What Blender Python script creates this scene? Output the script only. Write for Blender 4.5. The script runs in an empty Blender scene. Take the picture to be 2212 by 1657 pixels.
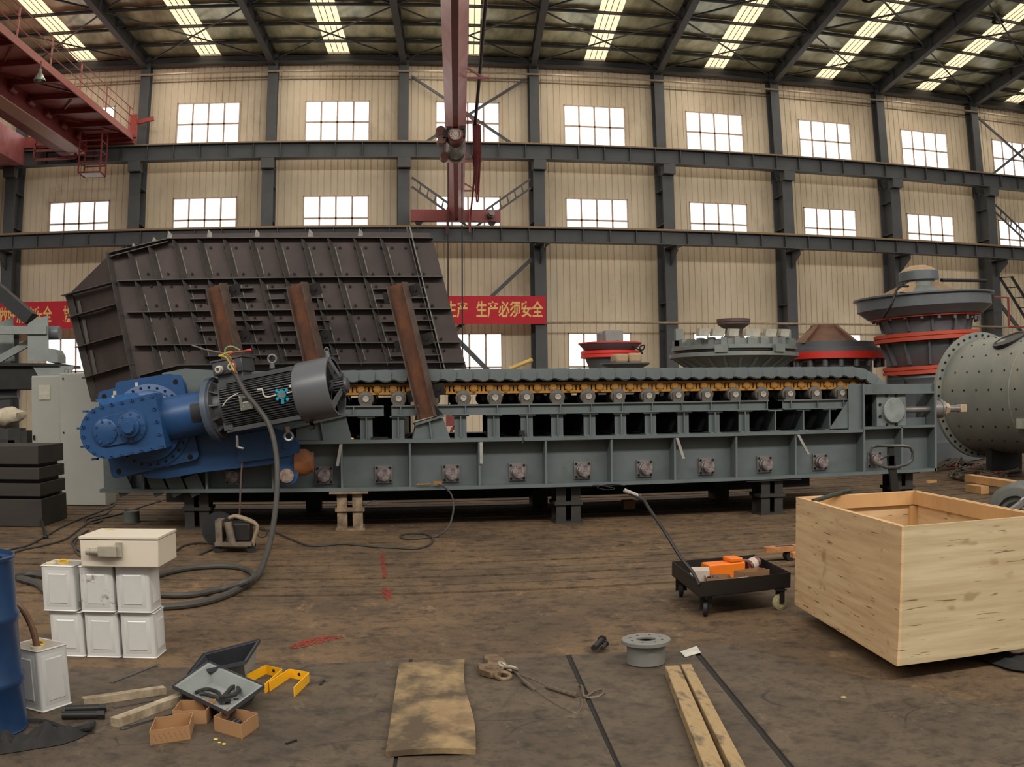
import bpy, bmesh, math, random
from math import pi, sin, cos, tan, radians as R_, hypot, atan2
from mathutils import Vector as V, Matrix, noise
random.seed(7)
sc = bpy.context.scene
C = sc.collection

# ---------------------------------------------------------------- camera (wide lens with barrel distortion)
EYE = V((0.0, 0.0, 1.62)); YAW, PITCH, ROLL, FPX = 0.143, 0.019, -0.013, 2141.1
_f = V((sin(YAW)*cos(PITCH), cos(YAW)*cos(PITCH), sin(PITCH)))
_r0 = V((cos(YAW), -sin(YAW), 0)); _u0 = _r0.cross(_f)
_r = cos(ROLL)*_r0 + sin(ROLL)*_u0; _u = -sin(ROLL)*_r0 + cos(ROLL)*_u0
cd = bpy.data.cameras.new('camera'); cam = bpy.data.objects.new('camera', cd); C.objects.link(cam); sc.camera = cam
cd.type = 'PANO'; cd.panorama_type = 'FISHEYE_LENS_POLYNOMIAL'; cd.sensor_fit = 'HORIZONTAL'
cd.sensor_width = 36; cd.sensor_height = 36*1657/2212; cd.fisheye_fov = R_(120); cd.clip_start = .05; cd.clip_end = 500
cd.fisheye_polynomial_k0 = 0; cd.fisheye_polynomial_k1 = -2212/36/FPX
cd.fisheye_polynomial_k2 = 0; cd.fisheye_polynomial_k3 = 0; cd.fisheye_polynomial_k4 = 0
cam.matrix_world = Matrix(((_r.x, _u.x, -_f.x, EYE.x), (_r.y, _u.y, -_f.y, EYE.y), (_r.z, _u.z, -_f.z, EYE.z), (0, 0, 0, 1)))

# ---------------------------------------------------------------- sky, exposure
w = bpy.data.worlds.new('overcast_sky'); sc.world = w; w.use_nodes = True
_nt = w.node_tree; _bg = _nt.nodes['Background']; _N = _nt.nodes.new; _L = _nt.links.new
_tc = _N('ShaderNodeTexCoord'); _sp = _N('ShaderNodeSeparateXYZ'); _rp = _N('ShaderNodeValToRGB'); _mr = _N('ShaderNodeMapRange')
_L(_tc.outputs['Generated'], _sp.inputs[0]); _mr.inputs[1].default_value = -1; _mr.inputs[2].default_value = 1
_L(_sp.outputs['Z'], _mr.inputs[0]); _L(_mr.outputs[0], _rp.inputs[0]); _L(_rp.outputs[0], _bg.inputs[0])
_e = _rp.color_ramp.elements; _e[0].position = .45; _e[0].color = (.05, .045, .04, 1); _e[1].position = 1.0; _e[1].color = (1.0, .96, .9, 1)
for _p, _c in ((.5, (.14, .135, .13)), (.56, (.30, .29, .27)), (.65, (.85, .82, .77)), (.76, (1.2, 1.16, 1.08))):
    _q = _e.new(_p); _q.color = (*_c, 1)
_bg.inputs[1].default_value = 0.5
sc.view_settings.view_transform = 'Standard'; sc.view_settings.look = 'None'
sc.view_settings.gamma = 1.0; sc.view_settings.use_curve_mapping = False
sc.view_settings.exposure = 0.32
sc.cycles.max_bounces = 6; sc.cycles.diffuse_bounces = 3; sc.cycles.glossy_bounces = 3; sc.cycles.transparent_max_bounces = 6
sc.cycles.use_denoising = True

# daylight falling through the roof skylight strips
for _n in range(-1, 8):
    _l = bpy.data.lights.new('skylight_daylight', 'AREA'); _l.shape = 'RECTANGLE'; _l.size = .9; _l.size_y = 15; _l.energy = 210; _l.color = (1, .91, .78)
    _o = bpy.data.objects.new('skylight_daylight', _l); C.objects.link(_o); _o.location = (-10.45+5.96*_n+2.98-.85, 35.4, 17.12); _o.rotation_euler = (0, 0, .098)
# the long row of roof lights over the opposite aisle, behind the viewer
_l = bpy.data.lights.new('opposite_aisle_daylight', 'AREA'); _l.shape = 'RECTANGLE'; _l.size = 70; _l.size_y = 2.2; _l.energy = 7200; _l.color = (1, .95, .87)
_o = bpy.data.objects.new('opposite_aisle_daylight', _l); C.objects.link(_o); _o.location = (6, -7, 16.4); _o.rotation_euler = (R_(52), 0, 0)
# ---------------------------------------------------------------- point helpers: survey lines of the photo met with a plane
def ray(x, y):
    dx, dy = x-1106, 828.5-y; q = hypot(dx, dy) or 1e-9; t = q/FPX
    return _f*cos(t) + (_r*(dx/q) + _u*(dy/q))*sin(t)
def at(x, y, Y):
    d = ray(x, y); return EYE + d*(Y/d.y)
def fl(x, y, z=0.0):
    d = ray(x, y); return EYE + d*((z-EYE.z)/d.z)

# ---------------------------------------------------------------- materials
MATS = {}
def mat(name, col, rough=.6, metal=0.0, var=.15, scale=6.0, col2=None, bump=0.0, stretch=(1, 1, 1), spec=.5, lo=.35, hi=.65, detail=6.0, emit=None, dirt=None, dirt_scale=1.5, dirt_at=(.55, .75)):
    if name in MATS: return MATS[name]
    m = bpy.data.materials.new(name); m.use_nodes = True; nt = m.node_tree; N = nt.nodes; L = nt.links
    b = N['Principled BSDF']; b.inputs['Roughness'].default_value = rough; b.inputs['Metallic'].default_value = metal
    b.inputs['Specular IOR Level'].default_value = spec
    tc = N.new('ShaderNodeTexCoord'); mp = N.new('ShaderNodeMapping'); mp.inputs['Scale'].default_value = stretch
    L.new(tc.outputs['Object'], mp.inputs[0])
    n = N.new('ShaderNodeTexNoise'); n.inputs['Scale'].default_value = scale; n.inputs['Detail'].default_value = detail; n.inputs['Roughness'].default_value = .62
    L.new(mp.outputs[0], n.inputs['Vector'])
    cr = N.new('ShaderNodeValToRGB'); e = cr.color_ramp.elements
    c2 = col2 or tuple(c*(1-2*var) for c in col)
    e[0].position = lo; e[0].color = (*c2, 1); e[1].position = hi; e[1].color = (*col, 1)
    L.new(n.outputs['Fac'], cr.inputs[0]); out = cr.outputs[0]
    if dirt:
        n2 = N.new('ShaderNodeTexNoise'); n2.inputs['Scale'].default_value = dirt_scale; n2.inputs['Detail'].default_value = 9; n2.inputs['Roughness'].default_value = .7
        L.new(mp.outputs[0], n2.inputs['Vector'])
        mr = N.new('ShaderNodeMapRange'); mr.inputs[1].default_value = dirt_at[0]; mr.inputs[2].default_value = dirt_at[1]
        L.new(n2.outputs['Fac'], mr.inputs[0])
        mx = N.new('ShaderNodeMix'); mx.data_type = 'RGBA'; mx.inputs[7].default_value = (*dirt, 1)
        L.new(mr.outputs[0], mx.inputs[0]); L.new(out, mx.inputs[6]); out = mx.outputs[2]
    L.new(out, b.inputs['Base Color'])
    if bump:
        bp = N.new('ShaderNodeBump'); bp.inputs['Strength'].default_value = bump; bp.inputs['Distance'].default_value = .02
        L.new(n.outputs['Fac'], bp.inputs['Height']); L.new(bp.outputs[0], b.inputs['Normal'])
    if emit:
        b.inputs['Emission Color'].default_value = (*emit[0], 1); b.inputs['Emission Strength'].default_value = emit[1]
    MATS[name] = m; return m

def srgb(r, g, b):
    f = lambda c: (c/255/12.92 if c/255 <= .04045 else ((c/255+.055)/1.055)**2.4)
    return (f(r), f(g), f(b))

def ground(name, a, b_, c, rough, scr=.8):     # worn floor: three sizes of mottling, dark stains, thin curved scratches, pale dust
    m = bpy.data.materials.new(name); m.use_nodes = True; nt = m.node_tree; N = nt.nodes.new; L = nt.links.new; P = nt.nodes['Principled BSDF']
    P.inputs['Roughness'].default_value = rough; P.inputs['Specular IOR Level'].default_value = .35
    tc = N('ShaderNodeTexCoord')
    def nz(sc_, det, ro=.65, vec=None, st=None):
        n = N('ShaderNodeTexNoise'); n.inputs['Scale'].default_value = sc_; n.inputs['Detail'].default_value = det; n.inputs['Roughness'].default_value = ro
        if st: mp = N('ShaderNodeMapping'); mp.inputs['Scale'].default_value = st; L(tc.outputs['Object'], mp.inputs[0]); L(mp.outputs[0], n.inputs['Vector'])
        else: L(vec or tc.outputs['Object'], n.inputs['Vector'])
        return n.outputs['Fac']
    def rng(f, lo, hi, t0=0, t1=1): 
        r = N('ShaderNodeMapRange'); r.inputs[1].default_value = lo; r.inputs[2].default_value = hi; r.inputs[3].default_value = t0; r.inputs[4].default_value = t1; L(f, r.inputs[0]); return r.outputs[0]
    def mix(f, x, y):
        q = N('ShaderNodeMix'); q.data_type = 'RGBA'; L(f, q.inputs[0])
        for v_, i in ((x, 6), (y, 7)):
            if isinstance(v_, tuple): q.inputs[i].default_value = (*v_, 1)
            else: L(v_, q.inputs[i])
        return q.outputs[2]
    def mul(x, y): 
        q = N('ShaderNodeMath'); q.operation = 'MULTIPLY'; L(x, q.inputs[0])
        if isinstance(y, float): q.inputs[1].default_value = y
        else: L(y, q.inputs[1])
        return q.outputs[0]
    col = mix(rng(nz(1.1, 8), .36, .64), a, b_)
    col = mix(mul(rng(nz(7, 9, .7), .48, .68), .85), col, c)                      # dark blotches
    col = mix(mul(rng(nz(2.4, 12, .8, st=(1.6, .8, 1)), .57, .70), .75), col, tuple(min(1, v_*1.75) for v_ in a))   # pale dust
    col = mix(mul(rng(nz(34, 5, .7), .54, .70), .6), col, c)                     # grit
    wv = N('ShaderNodeTexNoise'); wv.inputs['Scale'].default_value = .9; wv.inputs['Detail'].default_value = 2; L(tc.outputs['Object'], wv.inputs['Vector'])
    mx = N('ShaderNodeMix'); mx.data_type = 'VECTOR'; mx.inputs[0].default_value = .45; L(tc.outputs['Object'], mx.inputs[4]); L(wv.outputs['Color'], mx.inputs[5])
    vo = N('ShaderNodeTexVoronoi'); vo.feature = 'DISTANCE_TO_EDGE'; vo.inputs['Scale'].default_value = 3.2; L(mx.outputs[1], vo.inputs['Vector'])
    s1 = mul(rng(vo.outputs['Distance'], .004, .014, 1, 0), rng(nz(1.7, 3), .5, .6))
    col = mix(mul(s1, scr), col, c)
    L(col, P.inputs['Base Color'])
    bp = N('ShaderNodeBump'); bp.inputs['Strength'].default_value = .35; bp.inputs['Distance'].default_value = .01; L(nz(16, 8, .7), bp.inputs['Height']); L(bp.outputs[0], P.inputs['Normal'])
    MATS[name] = m; return m
def wood(name, a, b_, knot, axis_len=0, dash=.9):     # plywood or boards with long grain, knots and short dark splits
    m = bpy.data.materials.new(name); m.use_nodes = True; nt = m.node_tree; N = nt.nodes.new; L = nt.links.new; P = nt.nodes['Principled BSDF']
    P.inputs['Roughness'].default_value = .65; P.inputs['Specular IOR Level'].default_value = .3
    tc = N('ShaderNodeTexCoord')
    def nz(sc_, det, st, ro=.6):
        mp = N('ShaderNodeMapping'); mp.inputs['Scale'].default_value = st; n = N('ShaderNodeTexNoise'); n.inputs['Scale'].default_value = sc_; n.inputs['Detail'].default_value = det; n.inputs['Roughness'].default_value = ro
        L(tc.outputs['Object'], mp.inputs[0]); L(mp.outputs[0], n.inputs['Vector']); return n.outputs['Fac']
    def rng(f, lo, hi, t0=0, t1=1):
        r = N('ShaderNodeMapRange'); r.inputs[1].default_value = lo; r.inputs[2].default_value = hi; r.inputs[3].default_value = t0; r.inputs[4].default_value = t1; L(f, r.inputs[0]); return r.outputs[0]
    def mix(f, x, y):
        q = N('ShaderNodeMix'); q.data_type = 'RGBA'; L(f, q.inputs[0])
        for v_, i in ((x, 6), (y, 7)):
            if isinstance(v_, tuple): q.inputs[i].default_value = (*v_, 1)
            else: L(v_, q.inputs[i])
        return q.outputs[2]
    g = (.6, .6, 9) if axis_len == 0 else (9, .6, 9)
    col = mix(rng(nz(2.2, 8, g), .36, .66), a, b_)
    col = mix(rng(nz(1.3, 3, (1, 1, 1)), .5, .72, 0, .45), col, b_)
    col = mix(rng(nz(4.5, 2, (1, 1, 1.8)), .64, .74, 0, .6), col, knot)
    col = mix(rng(nz(3.4, 2, (1.5, 1.5, 26) if axis_len == 0 else (26, 1.5, 26), .4), .68, .715, 0, dash), col, tuple(v_*.55 for v_ in knot))
    L(col, P.inputs['Base Color']); MATS[name] = m; return m
# ---------------------------------------------------------------- mesh builder
OFF = {}
class MB:
    def __init__(s): s.bm = bmesh.new(); s.mk = []
    def use(s, i): s.mk.append((len(s.bm.faces), i)); return s      # faces made from here on take material i
    def hexa(s, p):            # 8 corners: bottom 4 (ccw), top 4
        v = [s.bm.verts.new(q) for q in p]
        for f in ((3, 2, 1, 0), (4, 5, 6, 7), (0, 1, 5, 4), (1, 2, 6, 5), (2, 3, 7, 6), (3, 0, 4, 7)): s.bm.faces.new([v[i] for i in f])
        return s
    def box(s, x0, x1, y0, y1, z0, z1):
        return s.hexa([(x0, y0, z0), (x1, y0, z0), (x1, y1, z0), (x0, y1, z0), (x0, y0, z1), (x1, y0, z1), (x1, y1, z1), (x0, y1, z1)])
    def obox(s, c, ax, ay, az):  # centre and three half-axis vectors
        c, ax, ay, az = V(c), V(ax), V(ay), V(az)
        return s.hexa([c-ax-ay-az, c+ax-ay-az, c+ax+ay-az, c-ax+ay-az, c-ax-ay+az, c+ax-ay+az, c+ax+ay+az, c-ax+ay+az])
    def prism(s, pts, ext):    # planar polygon swept by a vector
        ext = V(ext); a = [s.bm.verts.new(V(p)) for p in pts]; b = [s.bm.verts.new(V(p)+ext) for p in pts]; n = len(a)
        s.bm.faces.new(a); s.bm.faces.new(b[::-1])
        for i in range(n): s.bm.faces.new((a[i], b[i], b[(i+1) % n], a[(i+1) % n]))
        return s
    def pxz(s, pts, y0, y1): return s.prism([(x, y0, z) for x, z in pts], (0, y1-y0, 0))
    def bar(s, p0, p1, wd, ht, up=(0, 0, 1)):   # rectangular bar from p0 to p1
        p0, p1 = V(p0), V(p1); d = (p1-p0); u = V(up); sd = d.cross(u)
        if sd.length < 1e-6: sd = d.cross(V((1, 0, 0)))
        sd.normalize(); u = sd.cross(d).normalized()
        return s.obox((p0+p1)/2, d/2, sd*wd/2, u*ht/2)
    def ibeam(s, p0, p1, ht, wd, tf, tw, up=(0, 0, 1)):
        p0, p1 = V(p0), V(p1); d = (p1-p0); sd = d.cross(V(up)).normalized(); u = sd.cross(d).normalized(); c = (p0+p1)/2
        s.obox(c+u*(ht-tf)/2, d/2, sd*wd/2, u*tf/2); s.obox(c-u*(ht-tf)/2, d/2, sd*wd/2, u*tf/2)
        return s.obox(c, d/2, sd*tw/2, u*(ht/2-tf))
    def ring(s, c, ax, ay, r, n): return [s.bm.verts.new(c+ax*(r*cos(2*pi*i/n))+ay*(r*sin(2*pi*i/n))) for i in range(n)]
    def lathe(s, o, axis, prof, n=28, cap=True):   # prof: (radius, distance along axis)
        o = V(o); ax = V(axis).normalized(); a = ax.orthogonal().normalized(); b = ax.cross(a)
        rs = [s.ring(o+ax*h, a, b, max(r, 1e-4), n) for r, h in prof]
        for p, q in zip(rs, rs[1:]):
            for i in range(n): s.bm.faces.new((p[i], p[(i+1) % n], q[(i+1) % n], q[i]))
        if cap: s.bm.faces.new(rs[0][::-1]); s.bm.faces.new(rs[-1])
        return s
    def cyl(s, p0, p1, r0, r1=None, n=20, cap=True):
        p0, p1 = V(p0), V(p1); return s.lathe(p0, p1-p0, [(r0, 0), (r0 if r1 is None else r1, (p1-p0).length)], n, cap)
    def tube(s, pts, r, n=8, closed=False):
        pts = [V(p) for p in pts]; m = len(pts); rs = []; pa = None
        for i, p in enumerate(pts):
            d = (pts[(i+1) % m]-pts[i-1]) if (closed or 0 < i < m-1) else (pts[1]-pts[0] if i == 0 else pts[-1]-pts[-2])
            d.normalize()
            if pa is None: a = d.orthogonal().normalized()
            else: a = pa - d*pa.dot(d); a = a.normalized() if a.length > 1e-6 else d.orthogonal().normalized()
            pa = a; rr = r[i] if isinstance(r, (list, tuple)) else r
            rs.append(s.ring(p, a, d.cross(a), rr, n))
        for k in range(m if closed else m-1):
            p, q = rs[k], rs[(k+1) % m]
            o = 0
            if closed and k == m-1: o = min(range(n), key=lambda j: (q[j].co-p[0].co).length)
            for i in range(n): s.bm.faces.new((p[i], p[(i+1) % n], q[(i+1+o) % n], q[(i+o) % n]))
        if not closed: s.bm.faces.new(rs[0][::-1]); s.bm.faces.new(rs[-1])
        return s
    def torus(s, c, axis, R, r, n=20, k=8):
        c = V(c); ax = V(axis).normalized(); a = ax.orthogonal().normalized(); b = ax.cross(a)
        return s.tube([c+a*(R*cos(2*pi*i/n))+b*(R*sin(2*pi*i/n)) for i in range(n)], r, k, True)
    def ball(s, c, r, sx=1, sy=1, sz=1, n=12):
        return s.lathe(V(c)-V((0, 0, r*sz)), (0, 0, 1), [(r*sin(pi*i/n)*1, r*sz*(1-cos(pi*i/n))) for i in range(n+1)], n+4, False)
    def quad(s, *p): s.bm.faces.new([s.bm.verts.new(V(q)) for q in p]); return s
    def build(s, name, m, parent=None, label=None, bev=0, smooth=35, solid=0, kind=None, mats=None):
        bm = s.bm
        if s.mk:
            bm.faces.ensure_lookup_table(); s.mk.append((len(bm.faces), 0))
            for (a, i), (c, _) in zip(s.mk, s.mk[1:]):
                for k in range(a, c): bm.faces[k].material_index = i
        bmesh.ops.recalc_face_normals(bm, faces=bm.faces)
        ang = R_(smooth)
        for f in bm.faces: f.smooth = True
        for e in bm.edges:
            if len(e.link_faces) != 2 or e.calc_face_angle(0) > ang: e.smooth = False
        me = bpy.data.meshes.new(name)
        lo = [min(v.co[i] for v in bm.verts) for i in range(3)]; hi = [max(v.co[i] for v in bm.verts) for i in range(3)]
        if parent is None: off = V(((lo[0]+hi[0])/2, (lo[1]+hi[1])/2, lo[2]))
        else: off = OFF[parent.name]
        bmesh.ops.translate(bm, verts=bm.verts, vec=-off)
        bm.to_mesh(me); bm.free()
        o = bpy.data.objects.new(name, me); C.objects.link(o)
        if parent is None: o.location = off
        else: o.parent = parent
        OFF[o.name] = off
        if isinstance(m, (list, tuple)):
            for q in m: me.materials.append(q)
        else: me.materials.append(m)
        if label: o['label'] = label
        if kind: o['kind'] = kind
        if bev:
            b = o.modifiers.new('edge', 'BEVEL'); b.width = bev; b.segments = 2; b.limit_method = 'ANGLE'; b.angle_limit = R_(40)
        return o
def thing(name, label, cat, loc, group=None, kind=None):
    o = bpy.data.objects.new(name, None); C.objects.link(o); o.location = loc; o.empty_display_size = .1
    OFF[o.name] = V(loc); o['label'] = label; o['category'] = cat
    if group: o['group'] = group
    if kind: o['kind'] = kind
    return o
def tag(o, label, cat, group=None, kind=None):
    o['label'] = label; o['category'] = cat
    if group: o['group'] = group
    if kind: o['kind'] = kind
    return o
def copy_part(o, parent, d):
    c = o.copy(); C.objects.link(c); c.parent = parent; c.location = o.location + V(d); OFF[c.name] = OFF[o.name] + V(d)
    for ch in list(o.children):
        g = ch.copy(); C.objects.link(g); g.parent = c
    return c
def arc(c, r, a0, a1, n, ax=(1, 0, 0), ay=(0, 0, 1)):
    c, ax, ay = V(c), V(ax), V(ay)
    return [c+ax*(r*cos(a0+(a1-a0)*i/n))+ay*(r*sin(a0+(a1-a0)*i/n)) for i in range(n+1)]
def curve(pts, n=8):     # Catmull-Rom through points
    pts = [V(p) for p in pts]; q = [2*pts[0]-pts[1]]+pts+[2*pts[-1]-pts[-2]]; out = []
    for i in range(1, len(q)-2):
        a, b, c, d = q[i-1:i+3]
        for k in range(n):
            t = k/n; out.append(.5*((2*b)+(c-a)*t+(2*a-5*b+4*c-d)*t*t+(3*b-a-3*c+d)*t**3))
    return out+[pts[-1]]
def text_mesh(body, size, parent, name, m, loc, rot, ext=.004, bold=0.0, sx=1.0, align='LEFT'):
    t = bpy.data.curves.new(name, 'FONT'); t.body = body; t.size = size; t.extrude = ext; t.offset = bold; t.align_x = align
    to = bpy.data.objects.new(name, t); C.objects.link(to)
    dg = bpy.context.evaluated_depsgraph_get(); me = bpy.data.meshes.new_from_object(to.evaluated_get(dg))
    bpy.data.objects.remove(to); o = bpy.data.objects.new(name, me); C.objects.link(o)
    me.materials.clear(); me.materials.append(m); me.transform(Matrix.Diagonal((sx, 1, 1, 1)))
    o.parent = parent; o.location = V(loc)-OFF[parent.name]; o.rotation_euler = rot; OFF[o.name] = OFF[parent.name]
    return o
SK = -0.09     # depth lines of the hall lean this much in x per metre towards the viewer
# ================================================================ materials of the hall
M_floor = ground('dusty_iron_floor', srgb(116, 92, 66), srgb(84, 68, 51), srgb(46, 38, 31), .75, .3)
M_plate = ground('worn_steel_plate', srgb(94, 80, 64), srgb(74, 63, 52), srgb(42, 36, 31), .62)
M_wall = mat('beige_wall_sheet', srgb(230, 214, 188), .6, 0, .1, .5, srgb(210, 192, 164), dirt=srgb(150, 132, 108), dirt_scale=.35, dirt_at=(.55, .85), stretch=(1, 1, .5))
M_steel = mat('grey_structure_paint', srgb(80, 82, 84), .55, .1, .1, 1.2)
M_foil = mat('foil_insulation', srgb(238, 240, 206), .3, .25, .3, 1.3, srgb(150, 158, 128), 1.0, stretch=(1, .3, 1), detail=9)
M_rail = mat('crane_rail_steel', srgb(150, 120, 84), .5, .3, .1)
M_wframe = mat('window_frame_paint', srgb(214, 190, 170), .6)
M_sky = mat('frosted_window_glass', (1, 1, 1), .5, emit=((.97, .98, 1), .92), var=.02)
M_frp = mat('skylight_sheet', (.9, .75, .5), .5, emit=((1, .78, .50), .98), var=.02)
M_red = mat('crane_red_paint', srgb(146, 66, 64), .45, 0, .12, 1.5, dirt=srgb(110, 44, 42), dirt_scale=2)
M_pink = mat('faded_crane_paint', srgb(188, 124, 126), .4, 0, .12, 1.5, srgb(170, 92, 96))
M_pipe = mat('wall_pipe_paint', srgb(170, 150, 124), .5)
M_banner = mat('red_banner_cloth', srgb(196, 30, 48), .7, 0, .06, 2)
M_gold = mat('banner_letter_yellow', srgb(236, 196, 120), .6, 0, .03)
M_lampgl = mat('lamp_shade_glass', srgb(150, 160, 150), .2, .3)
M_black = mat('black_rubber', (.012, .012, .013), .6, 0, .2)

WY = 43.9                       # inner face of the long wall
def bayx(n): return -10.45 + 5.96*n
# ---------------------------------------------------------------- floor: planks of the slotted bed plates, running along x
b = MB(); prof = [(-1.0, 0), (8.31, 0)]
y = 8.31
k = 0
while y < 24:
    prof += [(y, 0), (y, -.35), (y+.09, -.35), (y+.09, 0)]
    if k < 40: prof += [(y+.40, 0), (y+.401, -.03), (y+.44, -.03), (y+.441, 0)]
    y += .787; k += 1
prof += [(44.2, 0)]
for i in range(len(prof)-1):
    (ya, za), (yb, zb) = prof[i], prof[i+1]
    for xa, xb in ((-26, -6), (-6, 0), (0, 6), (6, 14), (14, 46)): b.quad((xa, ya, za), (xb, ya, za), (xb, yb, zb), (xa, yb, zb))
tag(b.build('floor', M_floor), 'brown iron floor with long slots running across the hall', 'floor', kind='structure')
# loose steel plates laid over the near floor
def plate(px, label, z=.012):
    b = MB(); b.prism([fl(*p, z) for p in px], (0, 0, -z+.0005))
    return tag(b.build('floor_plate', M_plate, bev=.003), label, 'floor plate', 'steel plates on the near floor', 'structure')
plate([(-420, 1424), (884, 1424), (842, 1700), (-500, 1700)], 'worn steel floor plate under the paint tins and the blue drum')
plate([(891, 1424), (1222, 1415), (1352, 1700), (850, 1700)], 'worn steel floor plate under the plywood board and lifting clamp')
plate([(1233, 1414), (1490, 1400), (1735, 1700), (1362, 1700)], 'worn steel floor plate under the grey flanged hub')
plate([(1502, 1398), (1575, 1392), (2330, 1560), (2300, 1720), (1752, 1700)], 'worn steel floor plate in front of the wooden crate')
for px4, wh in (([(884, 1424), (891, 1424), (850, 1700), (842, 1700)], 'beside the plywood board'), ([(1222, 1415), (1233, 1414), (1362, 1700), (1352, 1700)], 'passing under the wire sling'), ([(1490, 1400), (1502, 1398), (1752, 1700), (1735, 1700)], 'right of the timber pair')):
    b = MB(); b.prism([fl(*p, .003) for p in px4], (0, 0, -.0025)); tag(b.build('floor_seam', mat('seam_edge_shade', srgb(30, 25, 21), .85)), 'dark seam strip with painted edge shade between the floor plates %s' % wh, 'floor seam', 'seams of the near floor', 'structure')  # seam strips coloured dark to give the shade along the plate edges
# ---------------------------------------------------------------- long wall: ribbed sheet with three rows of openings
WZ = ((2.1, 4.72), (8.95, 10.96), (13.35, 15.45))
wins = []
for n in range(10):
    x0 = -14.93 + 5.96*n
    if n == 9: break
    for r, (z0, z1) in enumerate(WZ): wins.append((n, r, x0, x0+2.95, z0, z1))
b = MB()
def ribbed(x0, x1, z0, z1):
    pr = []; x = x0
    k = math.floor(x0/.30)
    pts = [(x0, WY)]
    while True:
        xa = k*.30
        for dx, dy in ((.0, 0), (.01, .045), (.045, .045), (.055, 0)):
            if x0+.001 < xa+dx < x1-.001: pts.append((xa+dx, WY+dy))
        k += 1
        if xa > x1: break
    pts.append((x1, WY))
    for (xa, ya), (xb, yb) in zip(pts, pts[1:]): b.quad((xa, ya, z0), (xb, yb, z0), (xb, yb, z1), (xa, ya, z1))
X0, X1 = -24.0, 44.0
zs = [0.0] + [z for p in WZ for z in p] + [18.2]
for i in range(len(zs)-1):
    if i % 2 == 0: ribbed(X0, X1, zs[i], zs[i+1])
    else:
        x = X0
        for n in range(9):
            ribbed(x, -14.93+5.96*n, zs[i], zs[i+1]); x = -14.93+5.96*n+2.95
        ribbed(x, X1, zs[i], zs[i+1])
wall = tag(b.build('wall_back', M_wall, smooth=10), 'beige ribbed sheet wall along the far side of the hall', 'wall', kind='structure')
ROW = ('lowest', 'middle', 'top'); BAY = ('first', 'second', 'third', 'fourth', 'fifth', 'sixth', 'seventh', 'eighth', 'ninth')
for i, (n, r, x0, x1, z0, z1) in enumerate(wins):
    t = thing('window_%d' % (i+1), '%s row window, %s from the left end of the wall' % (ROW[r], BAY[n]), 'window', (x0+1.475, WY, z0), 'windows of the far wall', 'structure')
    b = MB(); f = .05
    zm = (z1-1.03) if r else z1-1.53
    for xa, xb, za, zb in ((x0, x1, z0, z0+f), (x0, x1, z1-f, z1), (x0, x0+f, z0, z1), (x1-f, x1, z0, z1)): b.box(xa, xb, WY-.03, WY+.09, za, zb)
    for k in (1, 2, 3): b.box(x0+2.95*k/4-.038, x0+2.95*k/4+.038, WY+.02, WY+.07, z0, z1)
    b.box(x0, x1, WY+.02, WY+.07, zm-.04, zm+.04)
    b.build('window_frame', M_wframe, t)
    g = MB(); g.quad((x0, WY+.06, z0), (x1, WY+.06, z0), (x1, WY+.06, z1), (x0, WY+.06, z1)); g.build('pane', M_sky, t)
# ---------------------------------------------------------------- columns, corbels, runway beams
for n in range(-1, 8):
    X = bayx(n)
    nm = ('%s from the left behind the runway beams' % BAY[n+1])
    t = thing('steel_column', 'dark grey steel column, %s' % nm, 'column', (X, 43.1, 0), 'columns of the far wall', 'structure')
    b = MB()
    b.box(X-.26, X+.26, 42.4, 42.45, 0, 12.25); b.box(X-.26, X+.26, 43.55, 43.6, 0, 12.25); b.box(X-.03, X+.03, 42.45, 43.55, 0, 12.1)
    for z in (3, 6, 9.6, 11.2): b.box(X-.25, X+.25, 42.45, 43.55, z, z+.03)
    b.build('lower_shaft', M_steel, t)
    b = MB(); b.box(X-.22, X+.22, 43.2, 43.24, 12.0, 17.6); b.box(X-.22, X+.22, 43.75, 43.79, 12.0, 17.6); b.box(X-.02, X+.02, 43.24, 43.75, 12.0, 17.6)
    b.build('upper_shaft', M_steel, t)
    b = MB(); b.prism([(X-.02, 42.4, 8.44), (X-.02, 41.3, 8.44), (X-.02, 41.3, 8.2), (X-.02, 42.4, 7.65)], (.04, 0, 0)); b.box(X-.3, X+.3, 41.25, 42.4, 8.42, 8.47)
    b.build('corbel', M_steel, t)
    b = MB(); b.box(X-.28, X+.28, 42.05, 42.6, 11.85, 12.29); b.build('beam_seat', M_steel, t)
def runway(y, z0, z1, wf, label, raillabel):
    t = thing('crane_runway_beam', label, 'runway beam', (10, y, z0), kind='structure')
    b = MB(); b.box(-24, 44, y-wf/2, y+wf/2, z0, z0+.03); b.box(-24, 44, y-wf/2, y+wf/2, z1-.03, z1); b.box(-24, 44, y-.02, y+.02, z0+.03, z1-.03)
    x = -23.0
    while x < 43: b.box(x-.012, x+.012, y-wf/2+.03, y, z0+.03, z1-.03); x += 1.192
    b.build('beam_girder', M_steel, t)
    b = MB(); b.box(-24, 44, y-.05, y+.05, z1, z1+.10); b.box(-24, 44, y-.09, y+.09, z1, z1+.03)
    b.build('crane_rail', M_rail, t, raillabel)
runway(42.3, 12.30, 13.0, .5, 'upper crane runway beam of grey steel along the far columns', 'tan crane rail')
runway(41.7, 8.48, 9.10, .45, 'lower crane runway beam of grey steel on column corbels', 'brown crane rail')
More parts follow.
